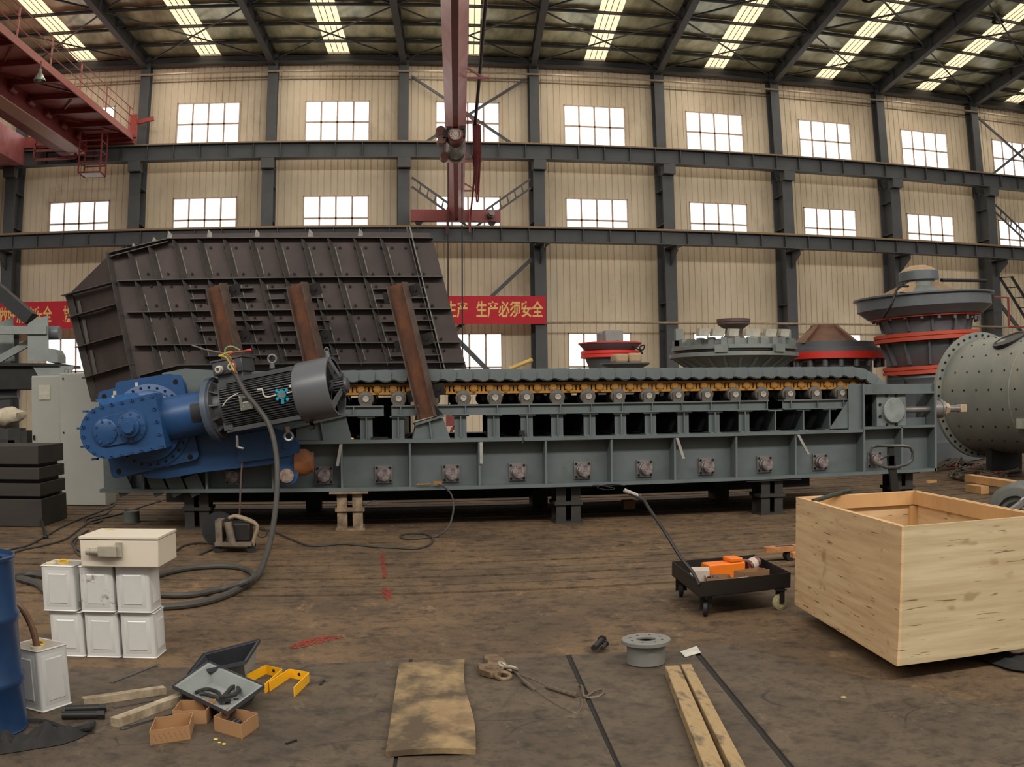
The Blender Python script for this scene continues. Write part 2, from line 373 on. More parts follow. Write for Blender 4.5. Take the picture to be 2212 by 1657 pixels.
# ---------------------------------------------------------------- roof: rafters, purlins, deck, skylights, rods
def roofz(y): return 17.62 + .045*(43.7-y)
for n in range(-1, 8):
    X = bayx(n); t = MB()
    d = V((-.10, -1, .045)); p0 = V((X, 43.4, 16.95))
    L = 26
    h0, h1 = .62, .86
    q = lambda s, z: p0+d*s+V((0, 0, z))
    t.prism([q(0, 0), q(L, -.2), q(L, .66), q(0, .62)], (.02, 0, 0))
    for z0a, z0b in ((0, -.2), (.60, .64)):
        a0, a1 = q(0, z0a), q(L, z0b); t.bar(a0, a1, .28, .025)
    for s in (2.2, 4.4, 6.6, 9, 12): t.prism([q(s, -.02)+V((-.13, 0, 0)), q(s, -.02)+V((.13, 0, 0)), q(s, .58)+V((.13, 0, 0)), q(s, .58)+V((-.13, 0, 0))], (0, .02, 0))
    o = t.build('roof_rafter', M_steel)
    tag(o, 'grey roof rafter sloping up from the %s' % ('%s column from the left' % BAY[n+1]), 'rafter', 'roof rafters', 'structure')
PY = (43.55, 41.85, 39.95, 38.0, 36.0, 34.0, 32.0, 30.0, 28.0)
PW = ('along the top of the wall', 'next to the wall', 'second out from the wall', 'third out from the wall', 'fourth out from the wall', 'fifth out from the wall', 'sixth out from the wall', 'seventh out from the wall', 'eighth out from the wall')
for y, wd in zip(PY, PW):
    b = MB(); z = roofz(y)-.02
    h = .34 if y > 43 else .15
    b.box(-26, 48, y-.015, y+.015, z-h, z); b.box(-26, 48, y-.09, y+.015, z-h, z-h+.02); b.box(-26, 48, y-.015, y+.09, z-.02, z)
    if y > 43: b.box(-26, 48, y-.2, y+.1, z-.45, z-.36)
    tag(b.build('roof_purlin', M_steel), 'grey roof purlin %s' % wd, 'purlin', 'roof purlins', 'structure')
b = MB(); yA, yB = 44.0, 27.0
skx = [bayx(n)+2.98 for n in range(-1, 8)]
def dep(x, y): return x + SK*1.1*(43.7-y)
NX = 6
edges = [-30]
for s in skx: edges += [s-.5, s+.5]
edges += [52]
ys = [44.0, 41.85, 39.95, 38, 36, 34, 32, 30, 28, 26]
for i in range(0, len(edges)-1, 2):
    xa, xb = edges[i], edges[i+1]; nx = max(2, int((xb-xa)/.35)); grid = []
    for j in range(37):
        y = 44.0-18.0*j/36; row = []
        for k in range(nx+1):
            x = xa+(xb-xa)*k/nx
            sag = .0 if (k in (0, nx)) else .035*noise.noise(V((x*1.6, y*.9, 3)))
            row.append(b.bm.verts.new((dep(x, y), y, roofz(y)+.02+sag)))
        grid.append(row)
    for j in range(36):
        for k in range(nx): b.bm.faces.new((grid[j][k], grid[j][k+1], grid[j+1][k+1], grid[j+1][k]))
tag(b.build('ceiling', M_foil, smooth=60), 'wrinkled foil roof lining between the purlins', 'ceiling', kind='structure')
for i, s in enumerate(skx):
    b = MB()
    for k in range(4):
        xa, xb = s-.5+.25*k, s-.5+.25*(k+1)
        b.quad((dep(xa, 43.45), 43.45, roofz(43.45)+.03), (dep(xb, 43.45), 43.45, roofz(43.45)+.03), (dep(xb, 26), 26, roofz(26)+.03), (dep(xa, 26), 26, roofz(26)+.03))
    b.use(1)
    for k in range(1, 4): x = s-.5+.25*k; b.bar((dep(x, 43.4), 43.4, roofz(43.4)+.02), (dep(x, 26), 26, roofz(26)+.02), .03, .015)
    tag(b.build('roof_skylight', [M_frp, M_pipe]), 'glowing translucent roof skylight strip, %s from the left' % BAY[i], 'skylight', 'roof skylight strips', 'structure')
for n in range(-1, 8):
    for s, (xa, xb) in enumerate(((bayx(n), bayx(n+1)), (bayx(n+1), bayx(n)))):
        b = MB(); ya, yb = 43.2, 37.4
        b.bar((xa, ya, roofz(ya)-.4), (dep(xb, yb), yb, roofz(yb)-.42), .055, .055)
        b.bar((dep(xa, yb), yb, roofz(yb)-.4), (dep(dep(xb, 31.6)*0+xb, 31.6), 31.6, roofz(31.6)-.42), .07, .07)
        tag(b.build('roof_brace', M_steel), 'thin grey roof brace leaning %s in the %s bay from the left' % (('right', 'left')[s], BAY[n+1]), 'roof brace', 'roof braces', 'structure')
# wall cross braces in two bays, pipes on the wall
def brace(p, q, label, wd=.12, twin=False):
    b = MB()
    if twin:
        d = V((0, 0, .42)); b.bar(V(p)+d*.5, V(q)+d*.5, .06, .09); b.bar(V(p)-d*.5, V(q)-d*.5, .06, .09)
        for i in range(1, 8):
            a = V(p).lerp(V(q), i/8); c = V(p).lerp(V(q), (i+.25)/8); b.bar(a-d*.5, c+d*.5, .03, .06)
    else: b.bar(p, q, .08, wd)
    tag(b.build('wall_brace', M_steel), label, 'wall brace', 'wall cross braces', 'structure')
for k, n in ((0, 2), (1, 7)):
    xa, xb = bayx(n)+.35, bayx(n+1)-.35; wh = ('behind the middle crane', 'at the right edge')[k]
    brace((xa, 43.5, 16.5), (xb, 43.5, 12.9), 'upper wall brace falling to the right %s' % wh)
    brace((xb, 43.45, 16.5), (xa, 43.45, 12.9), 'upper wall brace falling to the left %s' % wh)
    brace((xa, 42.6, 11.3), ((xa+xb)/2, 42.6, 9.4), 'laced wall brace meeting the left column %s' % wh, twin=True)
    brace((xb, 42.6, 11.3), ((xa+xb)/2, 42.6, 9.4), 'laced wall brace meeting the right column %s' % wh, twin=True)
    brace((xb, 42.7, 7.9), (xa, 42.7, 3.0), 'lower wall brace falling to the left %s' % wh, .16)
    brace((xa, 42.8, 6.4), (xb, 42.8, 1.0), 'lower wall brace falling to the right %s' % wh, .2)
for z, y, r, lab in ((16.63, 43.1, .05, 'pale pipe running along the top of the wall'), (5.07, 42.3, .05, 'brown pipe running along the wall below the banner'), (16.5, 43.85, .025, 'thin cable line on the wall under the top pipe')):
    b = MB(); b.tube([(-24, y, z), (0, y, z), (20, y, z), (44, y, z)], r, 8)
    tag(b.build('wall_pipe', M_pipe), lab, 'pipe', kind='structure')
# banners with their lettering
def banner(xa, xb, z0, z1, label, txt, size):
    y = 42.22; t = thing('banner', label, 'banner', ((xa+xb)/2, y, z0))
    b = MB(); b.box(xa, xb, y-.02, y+.02, z0, z1); b.build('banner_cloth', M_banner, t)
    for s, x, sx in txt: text_mesh(s, size, t, 'lettering', M_gold, (x, y-.024, z0+.36), (pi/2, 0, 0), .004, .016, sx)
pt = (at(1170, 690, 42.25).x-at(1028, 690, 42.25).x)/6; SXT = .66; SZ = pt/SXT/.98
z0, z1 = at(1100, 700, 42.25).z, at(1100, 640, 42.25).z
banner(at(905, 660, 42.25).x, at(1179, 660, 42.25).x, z0, z1, 'red banner with yellow characters beside the leaning brown hopper', (('生产必须安全', at(1028, 690, 42.25).x, SXT), ('生产', at(962, 690, 42.25).x, SXT)), SZ)
banner(at(-420, 680, 42.25).x, at(230, 680, 42.25).x, z0, z1, 'red banner with yellow characters at the far left above the cabinets', (('做好消防安全', at(-2, 680, 42.25).x, SXT*.88), ('执行', at(137, 680, 42.25).x, SXT*.88)), SZ)
# ================================================================ apron feeder
M_grey = mat('feeder_grey_paint', srgb(98, 106, 106), .5, .1, .08, 2.5, dirt=srgb(70, 70, 62), dirt_scale=1.6, dirt_at=(.55, .85))
M_greyd = mat('machined_grey_steel', srgb(128, 124, 120), .45, .4, .12, 8)
M_cap = mat('purple_smeared_cap', srgb(142, 134, 128), .45, .3, .1, 9, srgb(98, 80, 86), lo=.42, hi=.56)
M_orange = mat('ochre_chain_paint', srgb(176, 124, 48), .5, .1, .15, 5, dirt=srgb(90, 62, 30), dirt_scale=4)
M_roller = mat('turned_roller_steel', srgb(120, 114, 106), .5, .4, .15, 8)
M_dark = mat('dark_oily_steel', srgb(40, 38, 36), .5, .3, .15, 5)
M_bolt = mat('black_bolt_steel', srgb(34, 32, 32), .4, .5, .1)
M_weld = mat('bright_weld_steel', srgb(150, 146, 136), .5, .4, .2, 20)
YF, YW, YR = 12.75, 12.98, 15.6            # front flange edge, front web, rear face
ROOT = thing('apron_feeder', 'long grey apron feeder with overlapping pans and ochre chain on dark support stands', 'apron feeder', (2.4, 14.2, .52))
F = ROOT
ZB0, ZB1, ZT0, ZT1 = .50, .545, 1.115, 1.16
def dp(x, y0, y1): return (x, y0), (x - SK*(y1-y0), y1)
b = MB()
b.box(-3.6, 8.18, YF, 13.3, ZB0, ZB1); b.box(-3.2, 6.92, YF, 13.25, ZT0, ZT1); b.box(-3.6, 6.95, YW, YW+.025, ZB1, ZT0)
b.build('front_girder', M_grey, F)
b = MB()
b.box(-3.4, 8.3, 15.1, YR, ZB0, ZB1); b.box(-3.2, 8.3, 15.1, YR, ZT0, ZT1); b.box(-3.4, 8.3, 15.3, 15.33, ZB1, ZT0)
b.build('rear_girder', M_grey, F)
def stiff(x, ext=0):
    b = MB(); b.box(x-.014, x+.014, YF+.012, YW, ZB1, ZT0); return b
first = None
for x in (-3.0, -2.15, -1.28, -.383, .499, 1.398, 2.275, 3.16, 4.041, 4.932, 5.831):
    if first is None: first = stiff(x).build('stiffener_plate', M_grey, F); fx = x
    else: copy_part(first, F, (x-fx, 0, 0))
for i, (x, a) in enumerate(((-.383, -.03), (1.42, .0), (4.06, .05), (5.85, .09))):   # lifting bars welded to some stiffeners
    b = MB(); b.obox((x+a, YF-.005, .97), (.02, 0, 0), (0, .012, 0), (-a*.9, 0, .14)); b.build('lifting_bar', mat('pale_bar_paint', srgb(160, 158, 150), .5), F, 'pale flat bar')
# return roller bearings on the web
def bearing():
    x, z = -.62, .70
    b = MB(); b.box(x-.115, x+.115, YW-.03, YW, z-.115, z+.115); b.use(1)
    for sx in (-1, 1):
        for sz in (-1, 1): b.lathe((x+sx*.088, YW-.03, z+sz*.088), (0, -1, 0), [(.017, 0), (.017, .014), (0, .014)], 6)
    p = b.build('bearing_housing', [M_greyd, M_bolt], F)
    b = MB(); b.lathe((x, YW-.03, z), (0, -1, 0), [(.09, 0), (.09, .05), (.082, .055), (.082, .12), (.076, .125), (0, .125)], 28); b.lathe((x, YW-.152, z), (0, -1, 0), [(.008, 0), (.008, .015), (0, .015)], 8); b.build('bearing_cap', M_cap, p)
    return p
bp = bearing()
for x in (-1.82, .158, 1.042, 1.922, 2.802, 3.667, 4.558, 5.432, 6.306, 7.213): copy_part(bp, F, (x+.62, 0, 0))
# cross beams seen end on, standing between the girder and the roller rail
CX = (-.058, .356, 1.17, 1.606, 2.047, 2.455, 2.894, 3.32, 3.739, 4.206, 4.656, 5.102)
def crossbeam(x, closed=True):
    b = MB(); z0, z1 = ZT1, 1.462; L = YR-.1-12.85; dx = -SK*L
    def sheet(xa, xb, za, zb): b.hexa([(xa, 12.85, za), (xb, 12.85, za), (xb+dx, 12.85+L, za), (xa+dx, 12.85+L, za), (xa, 12.85, zb), (xb, 12.85, zb), (xb+dx, 12.85+L, zb), (xa+dx, 12.85+L, zb)])
    sheet(x-.11, x+.11, z1-.018, z1); sheet(x-.008, x+.008, z0, z1-.018); sheet(x-.08, x+.08, z0, z0+.012)
    if closed: b.box(x-.08, x+.08, 12.90, 12.915, z0, z1-.018)
    return b
c0 = crossbeam(CX[0]).build('cross_beam', M_grey, F)
for x in CX[1:]: copy_part(c0, F, (x-CX[0], 0, 0))
c1 = crossbeam(5.56, False).build('cross_beam', M_grey, F)
for x in (6.0, 6.42): copy_part(c1, F, (x-5.56, 0, 0))
for i in range(9):
    b = MB(); b.box(-2.2+1.0*i, -2.12+1.0*i, 13.3, 15.2, ZT1-.03, ZT1+.01); b.build('tie_bar', M_dark, F)
b = MB(); b.box(1.75, 6.7, 15.42, 15.45, ZT1, 1.72); b.build('rear_shade_panel', M_dark, F)  # two dark panels added behind the cross beams to shade the interior
b = MB(); b.box(-3.2, .62, 15.42, 15.45, ZT1, 1.72); b.build('rear_shade_panel', M_dark, F)
b = MB(); b.box(-2.9, 7.0, 13.3, 15.3, .66, .70); b.build('return_strand', M_dark, F)
b = MB(); b.box(-3.3, 7.4, 15.62, 15.65, .10, ZT1); b.build('rear_light_blocker', M_dark, F)  # added sheet that blocks light from behind, keeping the floor below dark
# roller rails
def rail(x0, x1, y, lab=None):
    b = MB(); b.box(x0, x1, y-.10, y+.10, 1.582, 1.60); b.box(x0, x1, y-.10, y+.10, 1.462, 1.478); b.box(x0, x1, y-.06, y-.045, 1.478, 1.582)
    x = x0+.12
    while x < x1: b.box(x-.006, x+.006, y-.098, y-.06, 1.478, 1.582); x += .42
    b.build('roller_rail', M_grey, F)
rail(-1.6, .17, 12.93); rail(.272, 5.455, 12.93); rail(5.68, 6.75, 12.93)
rail(-1.6, 6.75, 15.2)
RX = [-1.3, -.9, -.48, -.062, .366, .80] + [1.213+.418*i for i in range(14)]
def roller(x, y0, col):
    b = MB(); z = 1.685; dx = -SK*.5
    b.lathe((x, y0, z), (-SK, 1, 0), [(.06, 0), (.098, .0), (.104, .012), (.104, .05), (.09, .06), (.09, .40), (.104, .41), (.104, .46), (0, .46)], 26); p = b.build('carrier_roller', col, F)
    b = MB(); yb = y0-.045
    pts = [(x-.075, 1.60), (x+.075, 1.60), (x+.075, z+.035), (x+.05, z+.05), (x-.05, z+.05), (x-.075, z+.035)]
    b.pxz(pts, yb, yb+.04); b.build('roller_bracket', M_dark if col is M_dark else mat('cast_bracket_steel', srgb(92, 86, 78), .6, .2, .15, 20), p)
    b = MB(); b.lathe((x, yb, z), (0, -1, 0), [(.04, 0), (.04, .012), (.022, .012), (.018, .006), (0, .006)], 16); b.build('axle_end', mat('pale_axle_end', srgb(190, 182, 170), .4, .3), p)
    return p
r0 = roller(RX[0], 12.93, M_roller)
for x in RX[1:]: copy_part(r0, F, (x-RX[0], 0, 0))
r1 = roller(RX[0]+.05, 14.75, M_dark)
for x in RX[1:]: copy_part(r1, F, (x-RX[0], 0, 0))
# track chain: links with pins
PITCH_P = .2135
def chain(y, n0=0):
    ps = []
    x = -2.9
    b = MB(); z = 1.80; w_ = PITCH_P
    # side plate with two window openings, made as bars
    for yy in (y, y+.12):
        b.box(x, x+w_, yy, yy+.03, z+.045, z+.085); b.box(x-.02, x+w_+.02, yy-.008, yy+.03, z-.06, z-.028)
        for cx in (x+.008, x+w_*.36, x+w_*.62, x+w_-.02): b.box(cx-.018, cx+.018, yy, yy+.03, z-.03, z+.05)
        b.prism([(x+w_*.9, yy-.006, z-.06), (x+w_+.07, yy-.006, z-.06), (x+w_+.03, yy-.006, z-.02), (x+w_*.9, yy-.006, z-.02)], (0, .03, 0))
    p = b.build('chain_link', M_orange, F)
    b = MB(); b.lathe((x+w_, y-.006, z+.012), (0, -1, 0), [(.052, -.04), (.052, .012), (.038, .012), (.038, .02), (0, .02)], 18); b.lathe((x+w_, y, z+.012), (0, 1, 0), [(.035, 0), (.035, .15), (0, .15)], 12); b.build('chain_pin', M_orange, p)
    for i in range(1, 47): copy_part(p, F, (i*PITCH_P, 0, 0))
    return p
chain(13.08)
b = MB(); b.box(-2.9, 7.1, 14.75, 14.9, 1.745, 1.885); b.build('rear_chain', M_orange, F)
# apron pans
def pan_at(o_):
    x = 0; w_ = PITCH_P
    b = MB(); pts = [(x, 2.06), (x+w_*.92, 2.065), (x+w_*1.06, 2.05), (x+w_*1.12, 2.02), (x+w_*1.04, 1.918)]
    for k in range(9):
        t = k/8; pts.append((x+w_*(1.04-1.06*t), 1.918+.012*sin(t*2*pi+pi)*1.2+.004))
    q = [V((px, 12.955-.13*(px-x), pz)) for px, pz in pts]
    b.prism(q, (0, .016, 0))
    q2 = [V((p.x, p.y+.018, p.z-(.014 if p.z < 1.95 else .002))) for p in q]
    b.prism(q2, (0, .014, 0))
    # deck plate of the pan
    b.hexa([(x, 12.97, 2.03), (x+w_*1.05, 12.96, 2.04), (x+w_*1.05, 15.35, 2.04), (x, 15.35, 2.03), (x, 12.97, 2.055), (x+w_*1.05, 12.96, 2.062), (x+w_*1.05, 15.35, 2.062), (x, 15.35, 2.055)])
    b.box(x, x+w_*1.03, 15.33, 15.36, 1.92, 2.04)
    return b
OFF['apron_feeder_pan'] = V((0, 0, 0))
p0 = pan_at(0).build('apron_pan', M_grey, F)
base = p0.location.copy()
N0 = -2.7365
npan = 0
prev = None
for i in range(45):
    c = p0 if i == 0 else copy_part(p0, F, (0, 0, 0))
    c.location = base + V((N0+i*PITCH_P, 0, 0))
xe = N0+45*PITCH_P-.01; ze = 0.0; ang = 0
for i in range(5):             # tail: the pans turn down round the tail wheel
    c = copy_part(p0, F, (0, 0, 0)); ang += R_((10, 16, 12, 22, 22, 22, 22, 22)[i])
    Mx = Matrix.Translation(V((xe, 0, ze))) @ Matrix.Translation(V((0, 0, 2.06))) @ Matrix.Rotation(ang, 4, 'Y') @ Matrix.Translation(V((0, 0, -2.06)))
    off = OFF['apron_feeder']
    c.matrix_local = Matrix.Translation(-off) @ Mx @ Matrix.Translation(off)
    xe += PITCH_P*.98*cos(ang); ze -= PITCH_P*.98*sin(ang)
# tail wheel and shaft between the tail frames
b = MB(); b.cyl((7.3, 13.4, 1.42), (7.3-SK*1.5, 14.9, 1.42), .36, n=24); b.cyl((7.42, 12.9, 1.42), (7.4, 15.2, 1.42), .1, n=16); b.build('tail_wheel', M_dark, F)
# tail frame box
b = MB(); yb = 13.02
b.box(6.70, 6.93, 12.80, 12.815, ZT1, 1.81)                                   # upright plate facing us
b.box(6.915, 6.945, YF, yb, ZB1, 1.81)                                         # upright edge
b.box(8.15, 8.19, YF, 13.3, ZB0, 1.80)                                         # end plate
b.box(7.56, 7.59, YF, yb, ZB1, 1.17)
b.box(6.945, 8.15, YF, yb+.05, 1.155, 1.19); b.box(6.945, 8.15, YF-.01, yb, 1.655, 1.685)
b.box(6.945, 8.15, 12.96, 12.985, ZB1, 1.155)
b.box(6.95, 8.17, 12.79, 12.81, 1.685, 1.80); b.box(7.72, 8.12, YW, YW+.02, 1.19, 1.30)
b.pxz([(6.40, 1.175), (6.74, 1.62), (6.74, 1.175)], 12.82, 12.84)
b.build('tail_frame', M_grey, F)
b = MB(); b.box(6.70, 8.19, 15.2, 15.23, ZB1, 1.80); b.build('rear_tail_frame', M_grey, F)
b = MB(); b.box(7.17, 7.67, 12.80, 12.95, 1.195, 1.655); b.use(1)
for k in range(8):
    a = pi/8+k*pi/4; b.lathe((7.42+.225*cos(a)*.95, 12.80, 1.42+.225*sin(a)), (0, -1, 0), [(.022, 0), (.022, .018), (0, .018)], 6)
p = b.build('take_up_block', [mat('block_grey_paint', srgb(118, 126, 124), .5, .1), M_bolt], F)
b = MB(); b.lathe((7.445, 12.80, 1.42), (0, -1, 0), [(.185, 0), (.185, .05), (.175, .06), (0, .06)], 32); b.build('block_cover', mat('cover_grey_paint', srgb(140, 146, 142), .45, .1), p)
b = MB(); b.cyl((7.67, 12.9, 1.42), (8.22, 12.9, 1.42), .045, n=16); b.cyl((8.19, 12.9, 1.42), (8.33, 12.9, 1.42), .125, .13, n=24); b.cyl((8.33, 12.9, 1.42), (8.37, 12.9, 1.42), .14, n=24); b.cyl((8.33, 12.9, 1.42), (8.7, 12.9, 1.42), .05, n=16)
b.build('tension_screw', M_greyd, F)
b = MB(); b.lathe((8.40, 12.9, 1.42), (1, 0, 0), [(.13, 0), (.09, .06), (.09, .10), (0, .10)], 6); b.cyl((8.5, 12.9, 1.42), (8.72, 12.9, 1.42), .045, n=12); b.box(8.70, 8.82, 12.84, 12.96, 1.36, 1.48); b.build('screw_nut', mat('pale_brass_steel', srgb(200, 178, 150), .45, .4), F, 'pale square screw head and nut', bev=.01)
b = MB(); b.lathe((7.72, 12.85, 1.685), (0, 0, 1), [(.05, 0), (.05, .03), (.03, .04), (.03, .14), (.04, .14), (.04, .17), (0, .17)], 14); b.tube(curve([(7.72, 12.85, 1.85), (7.66, 12.86, 1.89), (7.52, 12.9, 1.92), (7.42, 12.9, 1.93)], 5), .006, 6); b.build('lifting_shackle', M_dark, F)
# pads that carried the leaning posts
def pad(px_l, px_r, plate_l, plate_r, top):
    b = MB(); y = 12.80
    P = [at(*p, y) for p in (px_l, px_r, plate_r, plate_l)]
    b.prism(P, (0, .02, 0)); b.prism([p+V((0, .3, 0)) for p in P], (0, .02, 0))
    mid = (P[0]+P[1])/2; mt = (P[2]+P[3])/2; b.prism([mid+V((-.01, -.045, 0)), mid+V((.01, -.045, 0)), mt+V((.01, -.045, 0)), mt+V((-.01, -.045, 0))], (0, .05, 0))
    A, B = at(*top[0], y), at(*top[1], y); b.bar(A+V((0, .14, 0)), B+V((0, .14, 0)), .40, .03)
    b.build('post_pad', M_grey, F)
pad((892, 948), (973, 948), (898, 919), (957, 903), ((896, 917), (959, 898)))
pad((640, 951), (760, 951), (640, 918), (747, 899), ((620, 926), (750, 896)))
# head end behind the drive
b = MB()
P = [at(*p, 12.9) for p in ((350, 950), (660, 951), (660, 905), (480, 905), (478, 801), (400, 796), (350, 806))]
b.prism(P, (0, .03, 0)); b.box(-3.3, -3.2, 12.9, 15.4, .55, 1.9); b.box(-2.2, -2.15, 12.7, 12.95, 1.16, 1.9)
b.build('head_frame', M_grey, F)
b = MB(); b.cyl((-2.75, 12.6, 1.37), (-2.6, 15.2, 1.37), .13, n=20); b.cyl((-2.7, 13.4, 1.37), (-2.62, 14.9, 1.37), .40, n=24); b.build('head_shaft', M_dark, F)
for xx in (265, 340, 380, 420):
    b = MB(); b.bar(at(xx-8, 1028, 12.85), at(xx+10, 1068, 12.85), .05, .2); b.build('head_gusset', M_grey, F)
# clay bucket of bits left on the girder
b = MB(); b.cyl(at(750, 946, 12.85), at(764, 949, 12.85), .025, .02, n=12); tag(b.build('brass_fitting', mat('brass', srgb(190, 150, 90), .35, .6)), 'small brass fitting lying on the feeder girder below the motor', 'fitting')
b = MB(); b.box(.0, .22, 12.78, 12.95, ZT1+.002, ZT1+.032); tag(b.build('steel_bar', M_dark), 'short dark flat bar lying on the feeder girder', 'steel bar')
b = MB(); b.box(1.93, 2.0, 12.78, 12.84, ZT1, ZT1+.09); b.box(1.94, 1.99, 12.765, 12.78, ZT1+.03, ZT1+.08); b.tube([(1.97, 12.76, ZT1+.02), (1.98, 12.74, 1.13), (1.96, 12.74, 1.08)], .01); tag(b.build('magnetic_clamp', M_dark), 'small dark clamp hanging on the edge of the feeder girder', 'clamp')
# ---------------------------------------------------------------- support stands
M_standw = mat('worn_cream_stand', srgb(150, 128, 100), .7, 0, .2, 6, srgb(84, 68, 54))
M_standd = mat('dark_stand_steel', srgb(52, 48, 45), .6, .1, .15, 4)
def stand(x, y, m, label, plate=(.26, .24)):
    t = thing('support_stand', label, 'support stand', (x, y, 0), 'stands under the feeder')
    b = MB(); b.box(x-.19, x+.19, y-.02, y+.46, 0, .025); b.build('foot_plate', m, t)
    b = MB()
    for sx in (-1, 1):
        b.ibeam((x+sx*.10, y+.2, .025), (x+sx*.10, y+.2, .475), .36, .13, .015, .012, up=(0, 1, 0))
    b.box(x-.19, x+.19, y-.012, y+.42, .245, .29)
    b.build('posts', m, t)
    b = MB(); b.box(x-plate[0], x+plate[1], y-.05, y+.46, .475, .498); b.build('top_plate', m, t)
stand(-.29, 12.72, M_standw, 'cream worn support stand under the feeder, below the motor')
stand(2.60, 12.9, M_standd, 'dark support stand under the middle of the feeder', (.36, .36))
stand(5.50, 12.82, M_standd, 'dark support stand under the feeder, left of the wooden crate', (.42, .42))
stand(-2.33, 12.95, M_standd, 'dark support stand under the feeder head below the blue gearbox')
stand(7.70, 12.9, M_standd, 'dark support stand at the right end of the feeder behind the handle')
for x, w_ in ((-.9, 'left'), (2.6, 'middle'), (5.6, 'right')):
    b = MB(); b.box(x-.12, x+.12, 15.15, 15.5, 0, .497); tag(b.build('support_block', M_standd), 'dark rear support block under the %s of the feeder' % w_, 'support block', 'rear blocks under the feeder')
# ---------------------------------------------------------------- brown hopper with ribs
M_hop = mat('brown_primer_plate', srgb(78, 64, 61), .55, .15, .12, 1.2, srgb(60, 50, 48), dirt=srgb(52, 44, 42), dirt_scale=1.3, dirt_at=(.5, .8))
M_rib = mat('dark_rib_steel', srgb(88, 83, 79), .45, .3, .15, 5)
H = thing('feed_hopper', 'dark brown ribbed steel hopper standing above the feeder', 'hopper', (-1.0, 14.2, 1.2))
YH = 13.55
hp = lambda x, y, Y=YH: at(x, y, Y)
outline = [(240, 546), (365, 516), (935, 516), (1008, 797), (480, 800), (392, 800), (304, 872)]
b = MB(); b.prism([hp(*p) for p in outline], (0, .02, 0)); b.use(1)
for rx in (286.5, 330, 382, 437, 492, 548, 602.6, 660, 716, 772, 829, 882):
    for yy in (535, 592, 618, 660, 686, 732, 757):
        for dx in (-10, 14):
            x = rx+(yy-519)*.268+dx
            if x < 262+(yy-608)*.26+12 or x > 925+(yy-516)*.268 or (yy < 540 and rx < 370): continue
            b.lathe(hp(x, yy), (0, -1, 0), [(.018, 0), (.018, .025), (0, .025)], 6)
b.build('side_panel', [M_hop, M_bolt], H)
def ribpx(p, q, d=.10, sh=-.05, th=.012, name='rib', m=None, up=0.0, Y=YH):
    A, B = hp(*p, Y), hp(*q, Y); b = MB(); n = V((sh, -d, up)); t = (B-A).cross(n).normalized()*th/2
    b.hexa([A-t, B-t, B+n-t, A+n-t, A+t, B+t, B+n+t, A+n+t])
    if name == 'rib':      # weld bead along the foot of the rib
        b.use(1); e = V((.024, -.006, 0)); b.tube([A.lerp(B, .06)+e, A.lerp(B, .27)+e], .008, 6); b.tube([A.lerp(B, .36)+e, A.lerp(B, .60)+e], .008, 6); b.tube([A.lerp(B, .68)+e, A.lerp(B, .96)+e], .008, 6)
    return b.build(name, [m or M_rib, M_weld], H)
for (tx, ty) in ((286.5, 546), (330, 533), (382, 520), (437, 520), (492, 520), (548, 520), (602.6, 519), (660, 519), (716, 518), (772, 518), (829, 518)):
    by = 789; bx = tx+(by-ty)*.268
    if bx < 390: by = 789+(390-bx)*.27
    ribpx((tx, ty), (bx, by))
o = None
for dx in (0, 7): ribpx((880+dx, 492), (960+dx-4, 800), name='joint_flange', m=M_weld if dx else M_rib, sh=-.02)
ribpx((240, 546), (304, 850), name='corner_flange')
for (l, r) in (((256, 608), (956, 599)), ((275, 676), (974, 668)), ((291, 747), (993, 740)), ((303, 812), (390, 789)), ((390, 789), (1004, 783)), ((242, 556), (365, 524))):
    ribpx(l, r, .11, 0, up=.0, name='cross_rib')
ribpx((365, 517), (935, 516), .09, 0, name='top_flange'); ribpx((240, 547), (365, 517), .09, 0, name='top_flange')
# short ribs and brackets round the posts
for (xs) in ((1185, 1370, 1, 0), ):
    pass
for i, (x0, x1) in enumerate(((408, 548), (578, 693), (806, 914))):
    for k, yy in enumerate((624, 645, 694, 714, 768)):
        s = (yy-624)*.268; ribpx((x0+s, yy+2), (x1+s, yy-1), .09, 0, name='short_rib')
for x, y in ((250, 548), (287, 534), (331, 521), (364, 508), (450, 505), (553, 505), (668, 504), (776, 503)):
    b = MB(); p = hp(x, y); b.pxz([(p.x-.02, p.z-.05), (p.x+.05, p.z-.05), (p.x+.05, p.z+.01), (p.x, p.z+.06)], YH-.01, YH+.02); b.build('lug', M_weld, H)
b = MB(); b.prism([hp(365, 506, 15.3), hp(930, 503, 15.3), hp(930, 530, 15.3), hp(365, 535, 15.3)], (0, .02, 0)); b.build('rear_panel', M_hop, H)
# left end wall, turned away
b = MB(); E = [hp(240, 546), hp(304, 872), at(197, 868, 15.0), at(143, 637, 15.0), at(182, 625, 15.2)]
b.prism([hp(240, 546), hp(304, 872), at(197, 868, 14.7), at(143, 640, 14.7), at(182, 622, 14.7)], (0, .02, 0)); b.build('end_panel', M_hop, H)
def erib(p, q, d=.10):
    A, B = at(*p, 14.68), hp(*q, YH); b = MB(); n = V((-.05, -d, 0)); t = (B-A).cross(n).normalized()*.007
    b.hexa([A-t, B-t, B+n-t, A+n-t, A+t, B+t, B+n+t, A+n+t]); b.build('end_rib', M_rib, H)
for p, q in (((142, 640), (251, 611)), ((154, 687), (262, 657)), ((172, 751), (277, 722)), ((187, 817), (292, 787))): erib(p, q)
A = at(141, 636, 14.68); B = at(200, 868, 14.68); b = MB(); b.prism([A, B, at(216, 868, 14.55), at(157, 636, 14.55)], (0, -.02, 0)); b.build('end_flange', M_rib, H)
for p, q in (((170, 650), (175, 678)), ((181, 690), (190, 742)), ((197, 756), (207, 808))):
    b = MB(); b.bar(at(*p, 14.4), at(*q, 14.4), .02, .05); b.build('end_stiffener', M_rib, H)
b = MB()
